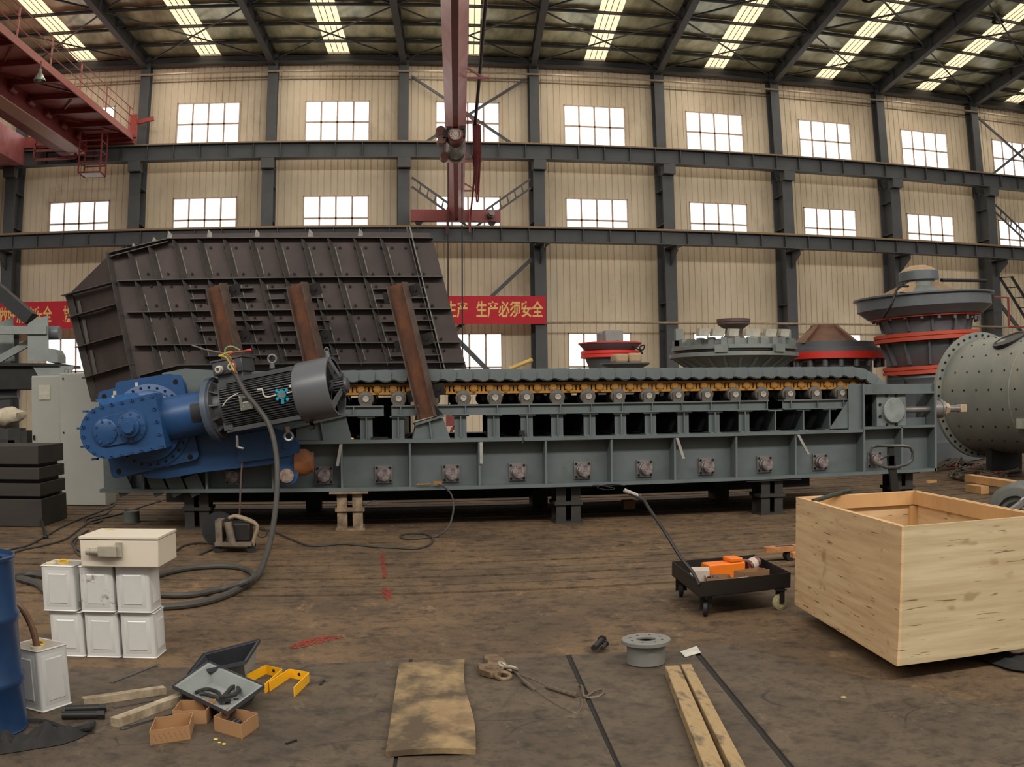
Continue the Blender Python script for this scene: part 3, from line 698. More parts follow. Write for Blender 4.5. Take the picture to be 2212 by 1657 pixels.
b.box(-2.6, 1.2, 14.95, 15.0, 2.08, 2.5); b.build('skirt', M_hop, H)
# ---------------------------------------------------------------- rusty H posts leaning on the hopper
M_rust = mat('rusty_beam', srgb(118, 72, 46), .75, .1, .2, 5, srgb(78, 52, 40), .2, dirt=srgb(66, 56, 52), dirt_scale=2.2, stretch=(1, 1, .6))
def hpost(top, bot, label, foot=True):
    A, B = at(*top, 12.80), at(*bot, 12.80)
    t = thing('rusty_post', label, 'steel post', B, 'rusty posts against the hopper')
    b = MB(); d = (A-B).normalized(); q = V((-.42, -1, 0)); q = (q-d*q.dot(d)).normalized(); s = d.cross(q).normalized()
    c_ = (A+B)/2; b.obox(c_, (A-B)/2, q*.006, s*.104); b.use(1)
    for e in (-1, 1): b.obox(c_+s*e*.111, (A-B)/2, q*.095, s*.007)
    b.build('beam', [M_rust, mat('grey_brown_flange', srgb(98, 82, 72), .6, .2, .15, 4, srgb(74, 58, 48))], t)
    if foot:
        for e in (-1, 1):
            b = MB(); b.prism([B+s*e*.12, B+s*e*.2, B+s*e*.12+d*.14], q*.012); b.build('gusset', M_dark, t)
    for k, f in enumerate((.93, .56, .18)):
        c = B.lerp(A, f)
        for e in (-1, 1):
            b = MB(); p = c+s*e*.19-q*.12; b.obox(p, s*.075, q*.008, d*.075); b.lathe(p+q*.005, q, [(.024, 0), (.024, .02), (0, .02)], 6); b.build('clip_plate', M_dark, t)
hpost((857, 614), (926, 902), 'rusty H-section post standing on the grey pad in front of the rollers')
hpost((641, 614), (705, 888), 'rusty H-section post leaning on the hopper just above the motor fan cover')
hpost((467, 617), (530, 885), 'rusty H-section post leaning on the hopper behind the motor terminal box')
# ================================================================ blue gear drive with its grey motor
M_blue = mat('gearbox_blue_paint', srgb(38, 76, 122), .38, .05, .08, 2, dirt=srgb(30, 48, 74), dirt_scale=2.2, dirt_at=(.55, .85))
M_motor = mat('motor_grey_paint', srgb(78, 79, 82), .42, .1, .08, 3)
M_fanc = mat('fan_cover_grey', srgb(96, 97, 100), .36, .1, .05, 2)
D = thing('gear_drive', 'blue gearbox and dark grey electric motor joined in line at the feeder head', 'gear drive', at(330, 1040, 12.2))
PB = lambda pts, Y: [at(160+x/5.178, 740+y/5.178, Y) for x, y in pts]     # points read from an enlarged view
def rounded(pts, r, n=4):
    out = []; m = len(pts)
    for i in range(m):
        a, b_, c = pts[i-1], pts[i], pts[(i+1) % m]
        u = (a-b_); v = (c-b_); rr = min(r, u.length*.45, v.length*.45); p, q = b_+u.normalized()*rr, b_+v.normalized()*rr
        for k in range(n+1):
            t = k/n; out.append(p*(1-t)**2+b_*2*t*(1-t)+q*t*t)
    return out
TILT = R_(11.3)
E1 = V((cos(TILT), 0, sin(TILT))); E2 = V((-sin(TILT), 0, cos(TILT)))
# rear mounting plates and rings
b = MB(); b.prism(rounded(PB([(455, 445), (1080, 345), (1240, 420), (1430, 1290), (1330, 1380), (600, 1500)], 12.62), .06), (0, .05, 0)); b.build('rear_plate', M_blue, D)
b = MB()
P = rounded(PB([(255, 555), (1200, 345), (1405, 1300), (425, 1530)], 12.42), .08); b.prism(P, (0, .045, 0)); b.use(1)
for x, y in ((337, 605), (1135, 440), (1300, 1280), (500, 1443)): b.lathe(PB([(x, y)], 12.418)[0], (0, -1, 0), [(.034, 0), (.034, .002), (0, .002)], 16)
b.build('flange_plate', [M_blue, M_bolt], D)
c = PB([(850, 935)], 12.42)[0]
b = MB(); b.lathe(c, (0, 1, 0), [(.555, .06), (.555, .2), (0, .2)], 40); b.lathe(c, (0, -1, 0), [(.53, 0), (.53, .03), (.45, .05), (.44, .16), (.36, .2), (0, .2)], 40)
b.use(1)
for k in range(28):
    a = 2*pi*k/28; b.lathe(c+V((.485*cos(a), -.03, .485*sin(a))), (0, -1, 0), [(.018, 0), (.018, .02), (0, .02)], 8)
b.build('planetary_housing', [M_blue, M_bolt], D)
# right-angle stage: rounded case in front
Yf = 11.84
def stadium(z, Y, sc_=1.0):
    return PB(z, Y)
lc = (372, 1000); rr = 300
pts = [(lc[0]+rr*cos(a), lc[1]+rr*sin(a)) for a in [R_(78+ (258-78)*i/16) for i in range(17)]]
face = pts + [(905, 562), (960, 800), (1035, 1178)]
P = PB(face, Yf); b = MB(); b.prism(P, (0, .42, 0)); b.build('gear_case', M_blue, D, bev=.008)
cen = sum(P, V((0, 0, 0)))/len(P)
b = MB(); b.prism([p-V((0, .03, 0)) for p in PB(face, Yf)], (0, .028, 0)); b.use(1)
for x, y in ((875, 597), (760, 622), (648, 645), (535, 668), (422, 690), (312, 717), (216, 760), (142, 838), (104, 942), (104, 1050), (147, 1155), (220, 1232), (316, 1277), (420, 1278), (532, 1253), (642, 1230), (757, 1207), (870, 1185), (985, 1160), (955, 1020), (927, 880), (902, 738)):
    p = PB([(x, y)], Yf-.03)[0]; b.lathe(p, (0, -1, 0), [(.02, 0), (.02, .03), (.009, .03), (.009, .012), (0, .012)], 12)
b.build('case_cover', [M_blue, M_blue], D)
b = MB()
A = [(350+142*cos(R_(a)), 1000+165*sin(R_(a))) for a in range(80, 270, 12)]; B_ = [(640+165*cos(R_(a)), 930+180*sin(R_(a))) for a in range(-98, 86, 12)]
b.prism(PB(A+B_, Yf-.03-.028), (0, .03, 0)); b.build('bearing_cover', M_blue, D, bev=.004)
c1 = PB([(350, 1000)], Yf-.06)[0]; c2 = PB([(640, 945)], Yf-.06)[0]
b = MB(); b.lathe(c1, (0, -1, 0), [(.155, 0), (.155, .012), (.148, .016), (0, .016)], 32); b.use(1)
for k in range(8):
    a = 2*pi*k/8+.3; b.lathe(c1+V((.13*cos(a), -.012, .13*sin(a))), (0, -1, 0), [(.016, 0), (.016, .018), (0, .018)], 8)
b.build('blind_cap', [M_blue, M_blue], D)
b = MB(); b.lathe(c2, (0, -1, 0), [(.185, 0), (.185, .02), (.125, .03), (.125, .12), (.115, .13), (.10, .13), (.09, .15), (.075, .15), (.075, .19), (.07, .195), (0, .195)], 32); b.use(1)
for k in range(9):
    a = 2*pi*k/9+.2; b.lathe(c2+V((.158*cos(a), -.02, .158*sin(a))), (0, -1, 0), [(.016, 0), (.016, .02), (0, .02)], 8)
b.build('shaft_cover', [M_blue, M_blue], D)
# eye plate, cooling pad and plugs on top
b = MB(); b.prism(PB([(235, 640), (470, 610), (470, 590), (660, 560), (700, 600), (880, 570), (870, 600), (320, 700)], 11.95), (0, .2, 0)); b.build('top_cover', mat('bright_blue_paint', srgb(46, 96, 150), .4), D)
for x, y in ((700, 490), (438, 636), (455, 588)):
    b = MB(); p = PB([(x, y)], 12.0)[0]; b.cyl(p, p+V((0, 0, .05)), .022, n=8); b.build('breather_plug', mat('white_plug', srgb(190, 184, 172), .5), D, 'small pale plug')
for x, y, dx, dy in ((80, 960, -35, 0), (120, 770, -10, 0), (95, 1160, -10, 8), (235, 1300, -25, 5)):
    b = MB(); p = PB([(x+30, y)], 12.05)[0]; q = PB([(x+dx, y+dy)], 12.05)[0]; b.bar(p, q, .12, .025); b.build('case_rib', M_blue, D)
# bell housing between gearbox and motor
Ax = at(353, 908, 12.28); Bx = at(471, 884, 12.22); Fx = at(726, 834, 11.80)
ex = (Fx-Bx).normalized(); ey = V((0, 0, 1)); en = ey.cross(ex).normalized(); en = -en if en.y > 0 else en; eu = ex.cross(en); eu = eu if eu.z > 0 else -eu
L = (Bx-Ax).length; ax = (Bx-Ax).normalized()
b = MB(); b.lathe(Ax, ax, [(.25, -.05), (.335, -.05), (.335, .03), (.30, .035), (.272, .07), (.266, L-.03), (.30, L-.02)], 40)
b.use(1)
for k in range(14):
    a = 2*pi*k/14; b.lathe(Ax+ax*.03+(en*cos(a)+eu*sin(a))*.315, ax, [(.022, 0), (.022, .03), (0, .03)], 8)
b.build('bell_housing', [M_blue, M_blue], D)
# inspection opening: a dark recess frame on the housing
b = MB(); W = [(1285, 700), (1320, 680), (1480, 662), (1512, 690), (1522, 850), (1490, 872), (1330, 897), (1300, 880)]
def on_bell(x, y, rad=.275):     # nearest point of the round housing along a survey line
    d = ray(160+x/5.178, 740+y/5.178); dv = d-ax*d.dot(ax); ov = (EYE-Ax); ov = ov-ax*ov.dot(ax)
    a_, b__, c_ = dv.dot(dv), 2*dv.dot(ov), ov.dot(ov)-rad**2; t = (-b__-math.sqrt(max(0, b__*b__-4*a_*c_)))/(2*a_); return EYE+d*t
g = []
for j in range(9):
    v = j/8; ins = .06*(abs(v-.5)*2)**6; row = []
    for i in range(9):
        u = ins+(1-2*ins)*i/8; x = (1286*(1-u)+1480*u)*(1-v)+(1318*(1-u)+1520*u)*v; y = (690*(1-u)+664*u)*(1-v)+(896*(1-u)+862*u)*v
        row.append(b.bm.verts.new(on_bell(x, y)))
    g.append(row)
for j in range(8):
    for i in range(8): b.bm.faces.new((g[j][i], g[j][i+1], g[j+1][i+1], g[j+1][i]))
b.build('inspection_opening', M_black, D, 'black square opening')
for sgn in (-.9, .2, 1.0):
    pass
# motor
Lm = (Fx-Bx).length
b = MB(); b.lathe(Bx, ex, [(.26, -.06), (.40, -.06), (.40, .0), (.395, .012), (.385, .012), (.385, .02), (.33, .03), (.30, .03), (.26, .03)], 44); b.build('mounting_flange', mat('flange_blue_grey', srgb(76, 86, 100), .4, .1, .06), D)
b = MB(); b.lathe(Bx, ex, [(.2, .02), (.37, .02), (.37, .045), (.27, .055), (.26, .16), (.2, .17)], 40)
for k in range(12):
    a = 2*pi*k/12+.1; r = en*cos(a)+eu*sin(a); s_ = r.cross(ex)*.009; p = Bx+ex*.045
    b.prism([p+r*.36-s_, p+r*.24-s_, p+ex*.12+r*.26-s_], s_*2)
b.build('motor_end_shield', M_motor, D)
b = MB(); b.lathe(Bx, ex, [(.1, .14), (.285, .14), (.285, Lm-.42), (.1, Lm-.42)], 40)
for k in range(64):
    a = 2*pi*k/64; r = en*cos(a)+eu*sin(a)
    if abs(sin(a)) > .80 and abs(sin(a)) < .93: continue
    s_ = r.cross(ex).normalized()*.0045; p = Bx+ex*.17; l = ex*(Lm-.60)
    b.obox(p+r*.302+l/2, l/2, r*.024, s_)
for sg in (1, -1):                      # flat ledges top and bottom
    b.obox(Bx+ex*(.17+(Lm-.6)/2)+eu*sg*.292+en*.06, ex*(Lm-.6)/2, en*.16, eu*.026)
    b.obox(Bx+ex*(.20)+eu*sg*.24+en*.17, ex*.06, en*.06, eu*.05)
b.build('motor_body', M_motor, D)
b = MB(); fa = Lm-.44
b.lathe(Bx, ex, [(.31, fa), (.355, fa+.005), (.362, fa+.03), (.362, Lm-.02), (.355, Lm), (.33, Lm), (.335, Lm-.03), (.345, Lm-.05), (.345, fa+.06)], 48, cap=False); b.build('fan_cover', M_fanc, D)
b = MB(); 
b.lathe(Bx, ex, [(.10, Lm-.10), (.30, Lm-.10), (.30, Lm-.08), (.1, Lm-.07)], 32)
for k in range(7):
    a = 2*pi*k/7; r = en*cos(a)+eu*sin(a); s_ = r.cross(ex).normalized(); b.obox(Bx+ex*(Lm-.06)+r*.18, r*.12, (s_+ex*.7)*.05, (ex-s_*.7)*.004)
b.build('fan', M_dark, D)
b = MB(); b.lathe(Bx, ex, [(.085, Lm-.08), (.09, Lm+.02), (.09, Lm+.13), (.075, Lm+.15), (.03, Lm+.16), (0, Lm+.16)], 24)
for k in range(20):
    a = 2*pi*k/20; r = en*cos(a)+eu*sin(a); b.obox(Bx+ex*(Lm+.06)+r*.097, ex*.06, r*.012, r.cross(ex)*.004)
b.obox(Bx+ex*(Lm+.05)+eu*.11, ex*.05, en*.05, eu*.03)
p = b.build('blower_motor', M_motor, D)
for k in range(3):
    a = R_(75+120*k); r = en*cos(a)+eu*sin(a); s_ = r.cross(ex).normalized()
    b = MB(); b.hexa([Bx+ex*(Lm-.01)+r*.33-s_*.05, Bx+ex*(Lm-.01)+r*.33+s_*.05, Bx+ex*(Lm+.08)+r*.08+s_*.03, Bx+ex*(Lm+.08)+r*.08-s_*.03]*1+[q+ex*.012 for q in (Bx+ex*(Lm-.01)+r*.33-s_*.05, Bx+ex*(Lm-.01)+r*.33+s_*.05, Bx+ex*(Lm+.08)+r*.08+s_*.03, Bx+ex*(Lm+.08)+r*.08-s_*.03)]); b.build('blower_bracket', M_fanc, D)
# terminal box
tb = Bx+ex*.30+eu*.40
b = MB(); b.obox(tb+eu*(-.06), ex*.17, en*.15, eu*.07); b.obox(tb+eu*.07, ex*.20, en*.20, eu*.085)
p = b.build('terminal_box', M_motor, D, bev=.008)
b = MB(); b.obox(tb+eu*.162, ex*.215, en*.215, eu*.010); b.build('box_lid', M_motor, p)
for dx in (-.10, .07):
    b = MB(); c = tb+ex*dx+eu*.05+en*.2; b.lathe(c, en, [(.052, 0), (.052, .03), (.042, .032), (.042, .07), (.026, .075), (.024, .02), (0, .02)], 8); b.build('cable_gland', mat('white_gland', srgb(222, 216, 204), .45), p, 'white cable gland')
def eye(c, up, r, m, nm='eye_bolt'):
    b = MB(); b.cyl(c, c+up*.07, .035, .03, n=12); b.torus(c+up*(.07+r*.9), en*1.0+ex*.25, r, r*.28, 20, 8); b.build(nm, m, D)
eye(at(588, 796, 12.1), V((0, 0, 1)), .05, M_fanc); eye(at(708, 772, 12.0), eu, .025, M_fanc)
eye(at(620, 922, 12.0), -eu, .05, mat('pale_zinc', srgb(190, 184, 170), .4, .4))
b = MB(); b.cyl(at(512, 940, 12.0), at(513, 966, 12.0), .018, n=8); b.cyl(at(513, 966, 12.0), at(526, 969, 12.0), .016, n=8); b.build('drain_pipe', M_greyd, D)
b = MB(); b.cyl(at(668, 905, 11.95), at(677, 922, 11.9), .025, n=10); b.cyl(at(677, 922, 11.9), at(671, 925, 11.8), .03, n=10); b.build('drain_stub', M_dark, D)
# junction box with cables on the fins, name plate
M_teal = mat('teal_plastic', srgb(30, 150, 176), .4)
c = at(608, 853, 11.62); b = MB(); b.lathe(c+V((0, .05, 0)), (0, -1, 0), [(.058, 0), (.058, .05), (.05, .06), (0, .06)], 8)
for x, y in ((-.055, .05), (.06, .055), (.07, -.05), (-.05, -.045)): b.lathe(c+V((x, .03, y)), (0, -1, 0), [(.02, 0), (.02, .035), (0, .035)], 10)
b.obox(c+V((.012, .02, -.075)), (.018, 0, 0), (0, .02, 0), (0, 0, .03)); p = b.build('sensor_box', M_teal, D, 'teal junction box')
b = MB(); b.obox(c+V((0, -.012, 0)), (.035, 0, .006), (0, .003, 0), (-.005, 0, .028)); b.build('plate', mat('dull_aluminium', srgb(150, 146, 138), .4, .6), p)
M_white = mat('cream_wire', srgb(206, 196, 176), .5)
b = MB(); b.tube(curve([at(*q, 11.62) for q in ((556, 842), (566, 841), (569, 852), (576, 858), (590, 855), (597, 853))], 6), .009, 6); b.build('sensor_wire', M_white, D)
b = MB(); b.tube(curve([at(*q, 11.6) for q in ((619, 849), (628, 847), (636, 843), (634, 838), (625, 835), (632, 831))], 6), .009, 6); b.build('sensor_wire', M_white, D)
b = MB(); b.tube(curve([at(*q, 11.76) for q in ((481, 877), (489, 866), (500, 857), (514, 850))], 6), .008, 6); b.build('sensor_wire', M_white, D)
b = MB(); c = at(531, 869, 11.74); b.obox(c, ex*.078, en*.012, eu*.088); b.use(1); b.obox(c+en*.014+eu*.03, ex*.04, en*.004, eu*.022); b.use(2); b.obox(c+en*.014+eu*.005, ex*.035, en*.003, eu*.014)
for dx, du in ((-.06, .07), (.06, .07), (-.06, -.07), (.06, -.07), (.03, -.045), (-.03, -.045)): b.lathe(c+ex*dx+eu*du+en*.012, en, [(.008, 0), (.008, .006), (0, .006)], 8)
b.build('control_plate', [mat('plate_grey', srgb(128, 130, 122), .45, .2), M_black, M_white], D)
# torque arm
PA = lambda pts, Y: [at(430+x/4.734, 720+y/4.734, Y) for x, y in pts]
b = MB(); b.prism(rounded(PA([(-600, 1180), (-560, 760), (400, 780), (790, 975), (960, 1040), (1030, 1130), (1000, 1235), (740, 1340), (0, 1425), (-350, 1490), (-560, 1480)], 12.52), .04), (0, .06, 0)); b.build('torque_arm', M_blue, D)
b = MB(); b.prism(rounded(PA([(400, 1040), (790, 975), (960, 1040), (1025, 1130), (1000, 1220), (930, 1255), (420, 1318), (392, 1290)], 12.46), .035), (0, .06, 0)); p = b.build('arm_cheek', M_blue, D)
b = MB(); c = PA([(900, 1148)], 12.46)[0]; b.lathe(c, (0, -1, 0), [(.05, 0), (.05, .02), (0, .02)], 24); b.build('pin', M_blue, p)
b = MB(); b.prism(rounded(PA([(822, 1180), (1028, 1100), (1022, 1440), (985, 1530), (900, 1560), (840, 1520), (815, 1430)], 12.5), .06), (0, .08, 0)); p = b.build('torque_link', M_blue, D)
b = MB(); c = PA([(897, 1457)], 12.5)[0]; b.lathe(c, (0, -1, 0), [(.092, -.05), (.092, .035), (.088, .04), (0, .04)], 32); b.build('link_pin', mat('pale_turned_pin', srgb(168, 148, 128), .45, .3, .15, 12, srgb(96, 74, 74)), p, 'pale round pin end')
b = MB(); P0 = PA([(1020, 1320)], 12.62)[0]; b.lathe(P0-V((.05, 0, 0)), (1, 0, 0), [(.17, 0), (.17, .14), (.13, .2), (.13, .24)], 20); b.build('anchor_bracket', mat('rusty_orange_casting', srgb(158, 98, 54), .7, .1, .15, 5, srgb(110, 66, 40)), D, 'rusty orange bracket')
# loose motor leads and thick supply cable
M_cable = mat('grey_rubber_cable', srgb(66, 62, 56), .6, 0, .1)
T = thing('power_cable', 'thick dark power cable hanging from the motor and looped on the floor', 'cable', fl(470, 1290))
pts = [at(505, 800, 11.72), at(528, 845, 11.66), at(556, 880, 11.60), at(583, 922, 11.5), at(597, 985, 11.3), at(598, 1060, 11.0), at(591, 1130, 10.55), at(578, 1190, 9.95), fl(556, 1243, .03), fl(520, 1270, .03), fl(470, 1292, .03), fl(410, 1306, .03), fl(330, 1311, .03), fl(250, 1300, .03)]
b = MB(); b.tube(curve(pts, 8), .031, 10); b.build('cable_run', M_cable, T)
b = MB(); b.tube(curve([fl(300, 1258, .03), fl(360, 1237, .03), fl(420, 1226, .03), fl(490, 1223, .03), fl(535, 1231, .03), fl(549, 1245, .075), fl(530, 1257, .09), fl(480, 1272, .03), fl(410, 1285, .03), fl(340, 1284, .03), fl(250, 1270, .03)], 8), .028, 10); b.build('cable_loop', M_cable, T)
for i, (pp, col, nm) in enumerate((([(506, 802), (497, 785), (488, 772), (474, 768), (476, 769), (490, 762), (503, 761)], srgb(214, 180, 70), 'yellow lead'), ([(508, 806), (507, 785), (494, 772), (500, 763), (515, 760), (532, 758), (540, 757)], srgb(160, 74, 60), 'red lead'), ([(512, 806), (500, 785), (485, 765), (466, 760), (452, 757), (438, 754), (428, 750), (414, 746)], srgb(120, 112, 100), 'grey lead'), ([(500, 775), (486, 760), (491, 750), (503, 749), (514, 754), (519, 757)], srgb(110, 140, 100), 'green lead'))):
    b = MB(); b.tube(curve([at(*q, 11.68) for q in pp], 5), .011 if i != 2 else .009, 6); b.build('lead_wire', mat(nm.replace(' ', '_')+'_insulation', col, .5), T, nm)
b = MB(); b.cyl(at(532, 759, 11.7), at(543, 756, 11.7), .02, n=10); b.build('lead_sleeve', mat('red_sleeve', srgb(220, 60, 60), .45), T, 'red sleeve')
# ================================================================ single girder crane with wire rope hoist
CD = V((SK, -1, .05)); 
G = thing('overhead_crane', 'pink single girder overhead crane running from the lower runway beam out over the hall', 'overhead crane', (3.7, 41.7, 9.2))
E0 = V((3.70, 41.75, 9.42)); E1_ = E0+CD*26
b = MB(); xs = V((1, -SK*0, 0)); sec = [(-.075, 0), (.075, 0), (.075, .02), (.33, .40), (.33, .9), (-.33, .9), (-.33, .40), (-.075, .02)]
b.prism([E0+V((x, 0, z)) for x, z in sec], CD*26); b.use(1); b.prism([E0+V((x, -.02, z-.02)) for x, z in ((-.085, 0), (.085, 0), (.085, .022), (-.085, .022))], CD*26)
b.build('girder', [M_pink, M_red], G)
b = MB(); xa, xb = at(887, 475, 41.7).x, at(1080, 475, 41.7).x; b.box(xa, xb, 41.55, 41.85, 9.36, 9.86); b.build('end_truck', M_red, G)
for x in (xa+.35, xb-.35):
    b = MB(); b.cyl((x, 41.62, 9.36), (x, 41.78, 9.36), .16, n=20); b.build('truck_wheel', M_dark, G)
b = MB(); b.cyl((xb-.45, 41.5, 9.62), (xb-.45, 41.1, 9.62), .16, n=18); b.cyl((xb-.45, 41.1, 9.62), (xb-.45, 40.9, 9.62), .12, n=18); b.build('travel_motor', M_greyd, G)
for px_, y0, y1 in ((967, 448, 505), (1015, 452, 502)):
    b = MB(); p, q = at(px_, y0, 41.3), at(px_, y1, 41.3); b.bar(p, q, .09, .1); b.build('hanger_arm', M_red, G)
for px_, yy in ((1020, 128), (1022, 350), (1022, 417)):
    d = 41.7-26 if yy < 200 else (41.7-34 if yy < 380 else 41.7-38)
    p = E0+CD*(d-.1)+V((.33, 0, .35)); b = MB(); b.bar(p, p+V((.6, 0, .02)), .06, .06); b.bar(p+V((0, 0, .3)), p+V((.45, 0, .03)), .05, .05); b.build('festoon_bracket', M_red, G)
# hoist
hY = 29.3; hc = E0+CD*(E0.y-hY); hc = V((hc.x, hY, at(980, 290, hY).z)); hd = V((-SK, 1, 0)).normalized()
M_hoist = mat('hoist_drum_grey', srgb(112, 120, 118), .3, .5, .1)
M_brown = mat('brown_hoist_paint', srgb(120, 72, 64), .5, .1)
K = thing('wire_rope_hoist', 'wire rope hoist with brown motor hanging under the pink crane girder', 'hoist', hc)
b = MB(); b.lathe(hc, hd, [(.13, -.01), (.19, 0), (.235, .05), (.235, .45), (.27, .5), (.27, .58)], 32); b.build('hoist_motor', M_brown, K)
b = MB(); b.lathe(hc, hd, [(.20, .58), (.29, .58), (.29, .95), (.26, 1.0), (.25, 2.3), (.29, 2.35), (.29, 2.55), (.12, 2.7)], 32); b.build('rope_drum', M_hoist, K)
b = MB()
for k in range(16):
    a = 2*pi*k/16; r = V((cos(a), 0, sin(a))); b.bar(hc-hd*.015+r*.055, hc-hd*.01+r*.16, .03, .012, up=hd)
b.torus(hc-hd*.01, hd, .165, .012, 24, 6); b.lathe(hc-hd*.02, hd, [(0, -.02), (.05, -.02), (.05, .03)], 16); b.build('fan_grille', mat('pale_grille', srgb(200, 186, 176), .4), K, 'pale spoked fan grille')
b = MB(); top = E0+CD*(E0.y-hY-.6)
b.obox(top+V((-.25, 0, -.12)), (.16, 0, 0), (0, .35, 0), (0, 0, .12)); b.obox(top+V((.16, 0, -.1)), (.12, 0, 0), (0, .35, 0), (0, 0, .1)); b.obox(hc+hd*1.2+V((0, 0, .32)), (.22, 0, 0), (0, .9, 0), (0, 0, .05))
b.obox(top+V((-.1, -.2, .07)), (.2, 0, 0), (0, .1, 0), (0, 0, .05)); b.build('trolley', M_dark, K)
b = MB(); c = hc+V((-.42, .35, .22)); b.cyl(c, c+V((0, .5, 0)), .15, n=18); b.cyl(c+V((.03, 0, -.28)), c+V((.03, .5, -.28)), .13, n=18); b.build('trolley_motor', M_brown, K)
b = MB(); c = hc+hd*2.3+V((-.36, 0, -.1)); b.cyl(c, c+V((0, .4, 0)), .14, n=18); b.build('limit_box', M_brown, K)
for x, nm in ((968, 'a'), (998, 'b')):
    b = MB(); p = at(x, 352, 31.0); q = at(x+(1 if x > 980 else 0), 800, 31.0); b.cyl(p, V((q.x, 31.0, 1.3)), .022, n=8); b.build('hoist_rope', M_dark, K)
b = MB(); p = at(983, 800, 31.0); b.box(p.x-.3, p.x+.3, 30.9, 31.1, .9, 1.35); b.torus((p.x, 31, .72), (0, 1, 0), .14, .05, 16, 8); b.build('hook_block', M_red, K)
# feed cables
T = thing('festoon_cable', 'dark crane feed cable with red looped cords beside the hoist', 'cable', at(1025, 400, 31))
b = MB(); b.tube(curve([at(1052, -30, 22), at(1044, 60, 24), at(1037, 150, 26.5), at(1029, 240, 29.5), at(1026, 268, 30.5)], 8), .05, 8); b.build('feed_cable', M_dark, T)
b = MB(); b.bar(at(1005, 262, 30.5), at(1046, 263, 30.5), .06, .05); b.bar(at(1001, 240, 30.5), at(1030, 268, 30.5), .05, .05); b.build('cable_trolley', M_red, T)
M_cord = mat('red_cord', srgb(118, 52, 54), .6)
for k in range(6):
    x0 = 1022+k*2.2; yb = 285+k*17
    b = MB(); b.tube(curve([at(x0, 268, 30.5), at(x0+1, 330, 30.8), at(x0-1-k*.6, yb+50, 31.2), at(x0+3-k*.8, yb+66, 31.3), at(x0+6-k, yb+40, 31.2), at(x0+5, 330, 30.8), at(x0+4, 270, 30.5)], 6), .024, 6); b.build('cord_loop', M_cord, T)
b = MB(); b.tube(curve([at(1026, 360, 31), at(1021, 420, 31.5), at(1016, 470, 32), at(1016, 500, 32)], 6), .03, 6); b.build('push_button_cord', M_cord, T)
# ================================================================ red double girder crane at the upper left
Q = thing('overhead_crane', 'red box girder overhead crane with railed walkway at the upper left', 'overhead crane', (-13, 42, 13))
CE = V((SK, -1, 0))
P0 = at(287, 303, 42.0); L2 = 24                      # outer walkway edge at the rail end
zt = P0.z
def along(p, s): return p+CE*s
b = MB(); W = V((-2.05, 0, 0))
b.prism([P0, P0+V((0, 0, .28)), P0+V((-.06, 0, .28)), P0+V((-.06, 0, 0))], CE*L2); b.build('walkway_fascia', mat('orange_red_paint', srgb(170, 92, 82), .5, 0, .08), Q, 'orange red edge beam')
b = MB(); b.prism([P0+V((-.06, 0, .2)), P0+W+V((0, 0, .2)), P0+W+V((0, 0, .24)), P0+V((-.06, 0, .24))], CE*L2); b.build('walkway_deck', M_pink, Q)
for k in range(12):
    s = .5+k*2.0 if k else .5
    b = MB(); p = along(P0, s)+V((-.03, 0, .08)); b.bar(p, p+W+V((.0, 0, .0)), .09, .22); b.build('deck_bracket', M_red, Q)
for k in range(8):
    b = MB(); p = along(P0, .8+k*2.9)+V((-.1, 0, .12)); q = along(P0, .8+(k+1)*2.9)+V((-2.0, 0, .12))
    if k % 2: p, q = along(P0, .8+k*2.9)+V((-2.0, 0, .12)), along(P0, .8+(k+1)*2.9)+V((-.1, 0, .12))
    b.bar(p, q, .06, .06); b.build('deck_brace', M_red, Q)
M_railp = mat('dull_red_rail', srgb(168, 96, 84), .5)
for k in range(9):
    b = MB(); p = along(P0, .6+k*2.95)+V((-.03, 0, .2)); b.bar(p, p+V((0, 0, 1.15)), .07, .05); b.build('rail_post', M_railp, Q)
for z in (.62, 1.0, 1.35):
    b = MB(); b.cyl(P0+V((-.03, -.3, z)), along(P0, L2)+V((-.03, 0, z)), .02, n=8); b.build('hand_rail', M_railp, Q)
# main girder: deep box with lower flange
gx = P0+W
b = MB(); b.prism([gx+V((0, 0, .35)), gx+V((-.03, 0, -.65)), gx+V((-1.15, 0, -.65)), gx+V((-1.15, 0, .35))], CE*L2)
b.build('main_girder', M_red, Q)
b = MB(); b.prism([gx+V((.08, -.6, -.65)), gx+V((.08, -.6, -.70)), gx+V((-.62, -.6, -.70)), gx+V((-.62, -.6, -.65))], CE*L2); b.build('lower_flange', mat('pale_pink_flange', srgb(214, 168, 156), .45, 0, .06), Q, 'pale lower flange')
for k in range(8):
    b = MB(); p = along(gx, 1.2+k*1.7)+V((.02, 0, -.1)); b.cyl(p, p+CE*.5, .16, n=14); b.build('girder_rib', M_red, Q)
b = MB(); gp = at(50, 300, 41.0); b.prism([(gp.x-.3, 42.3, zt-.9), (gp.x-4, 42.3, zt-.9), (gp.x-4, 42.3, zt+.8), (gp.x-.3, 42.3, zt+.4)], CE*20); b.build('far_girder', M_pink, Q)
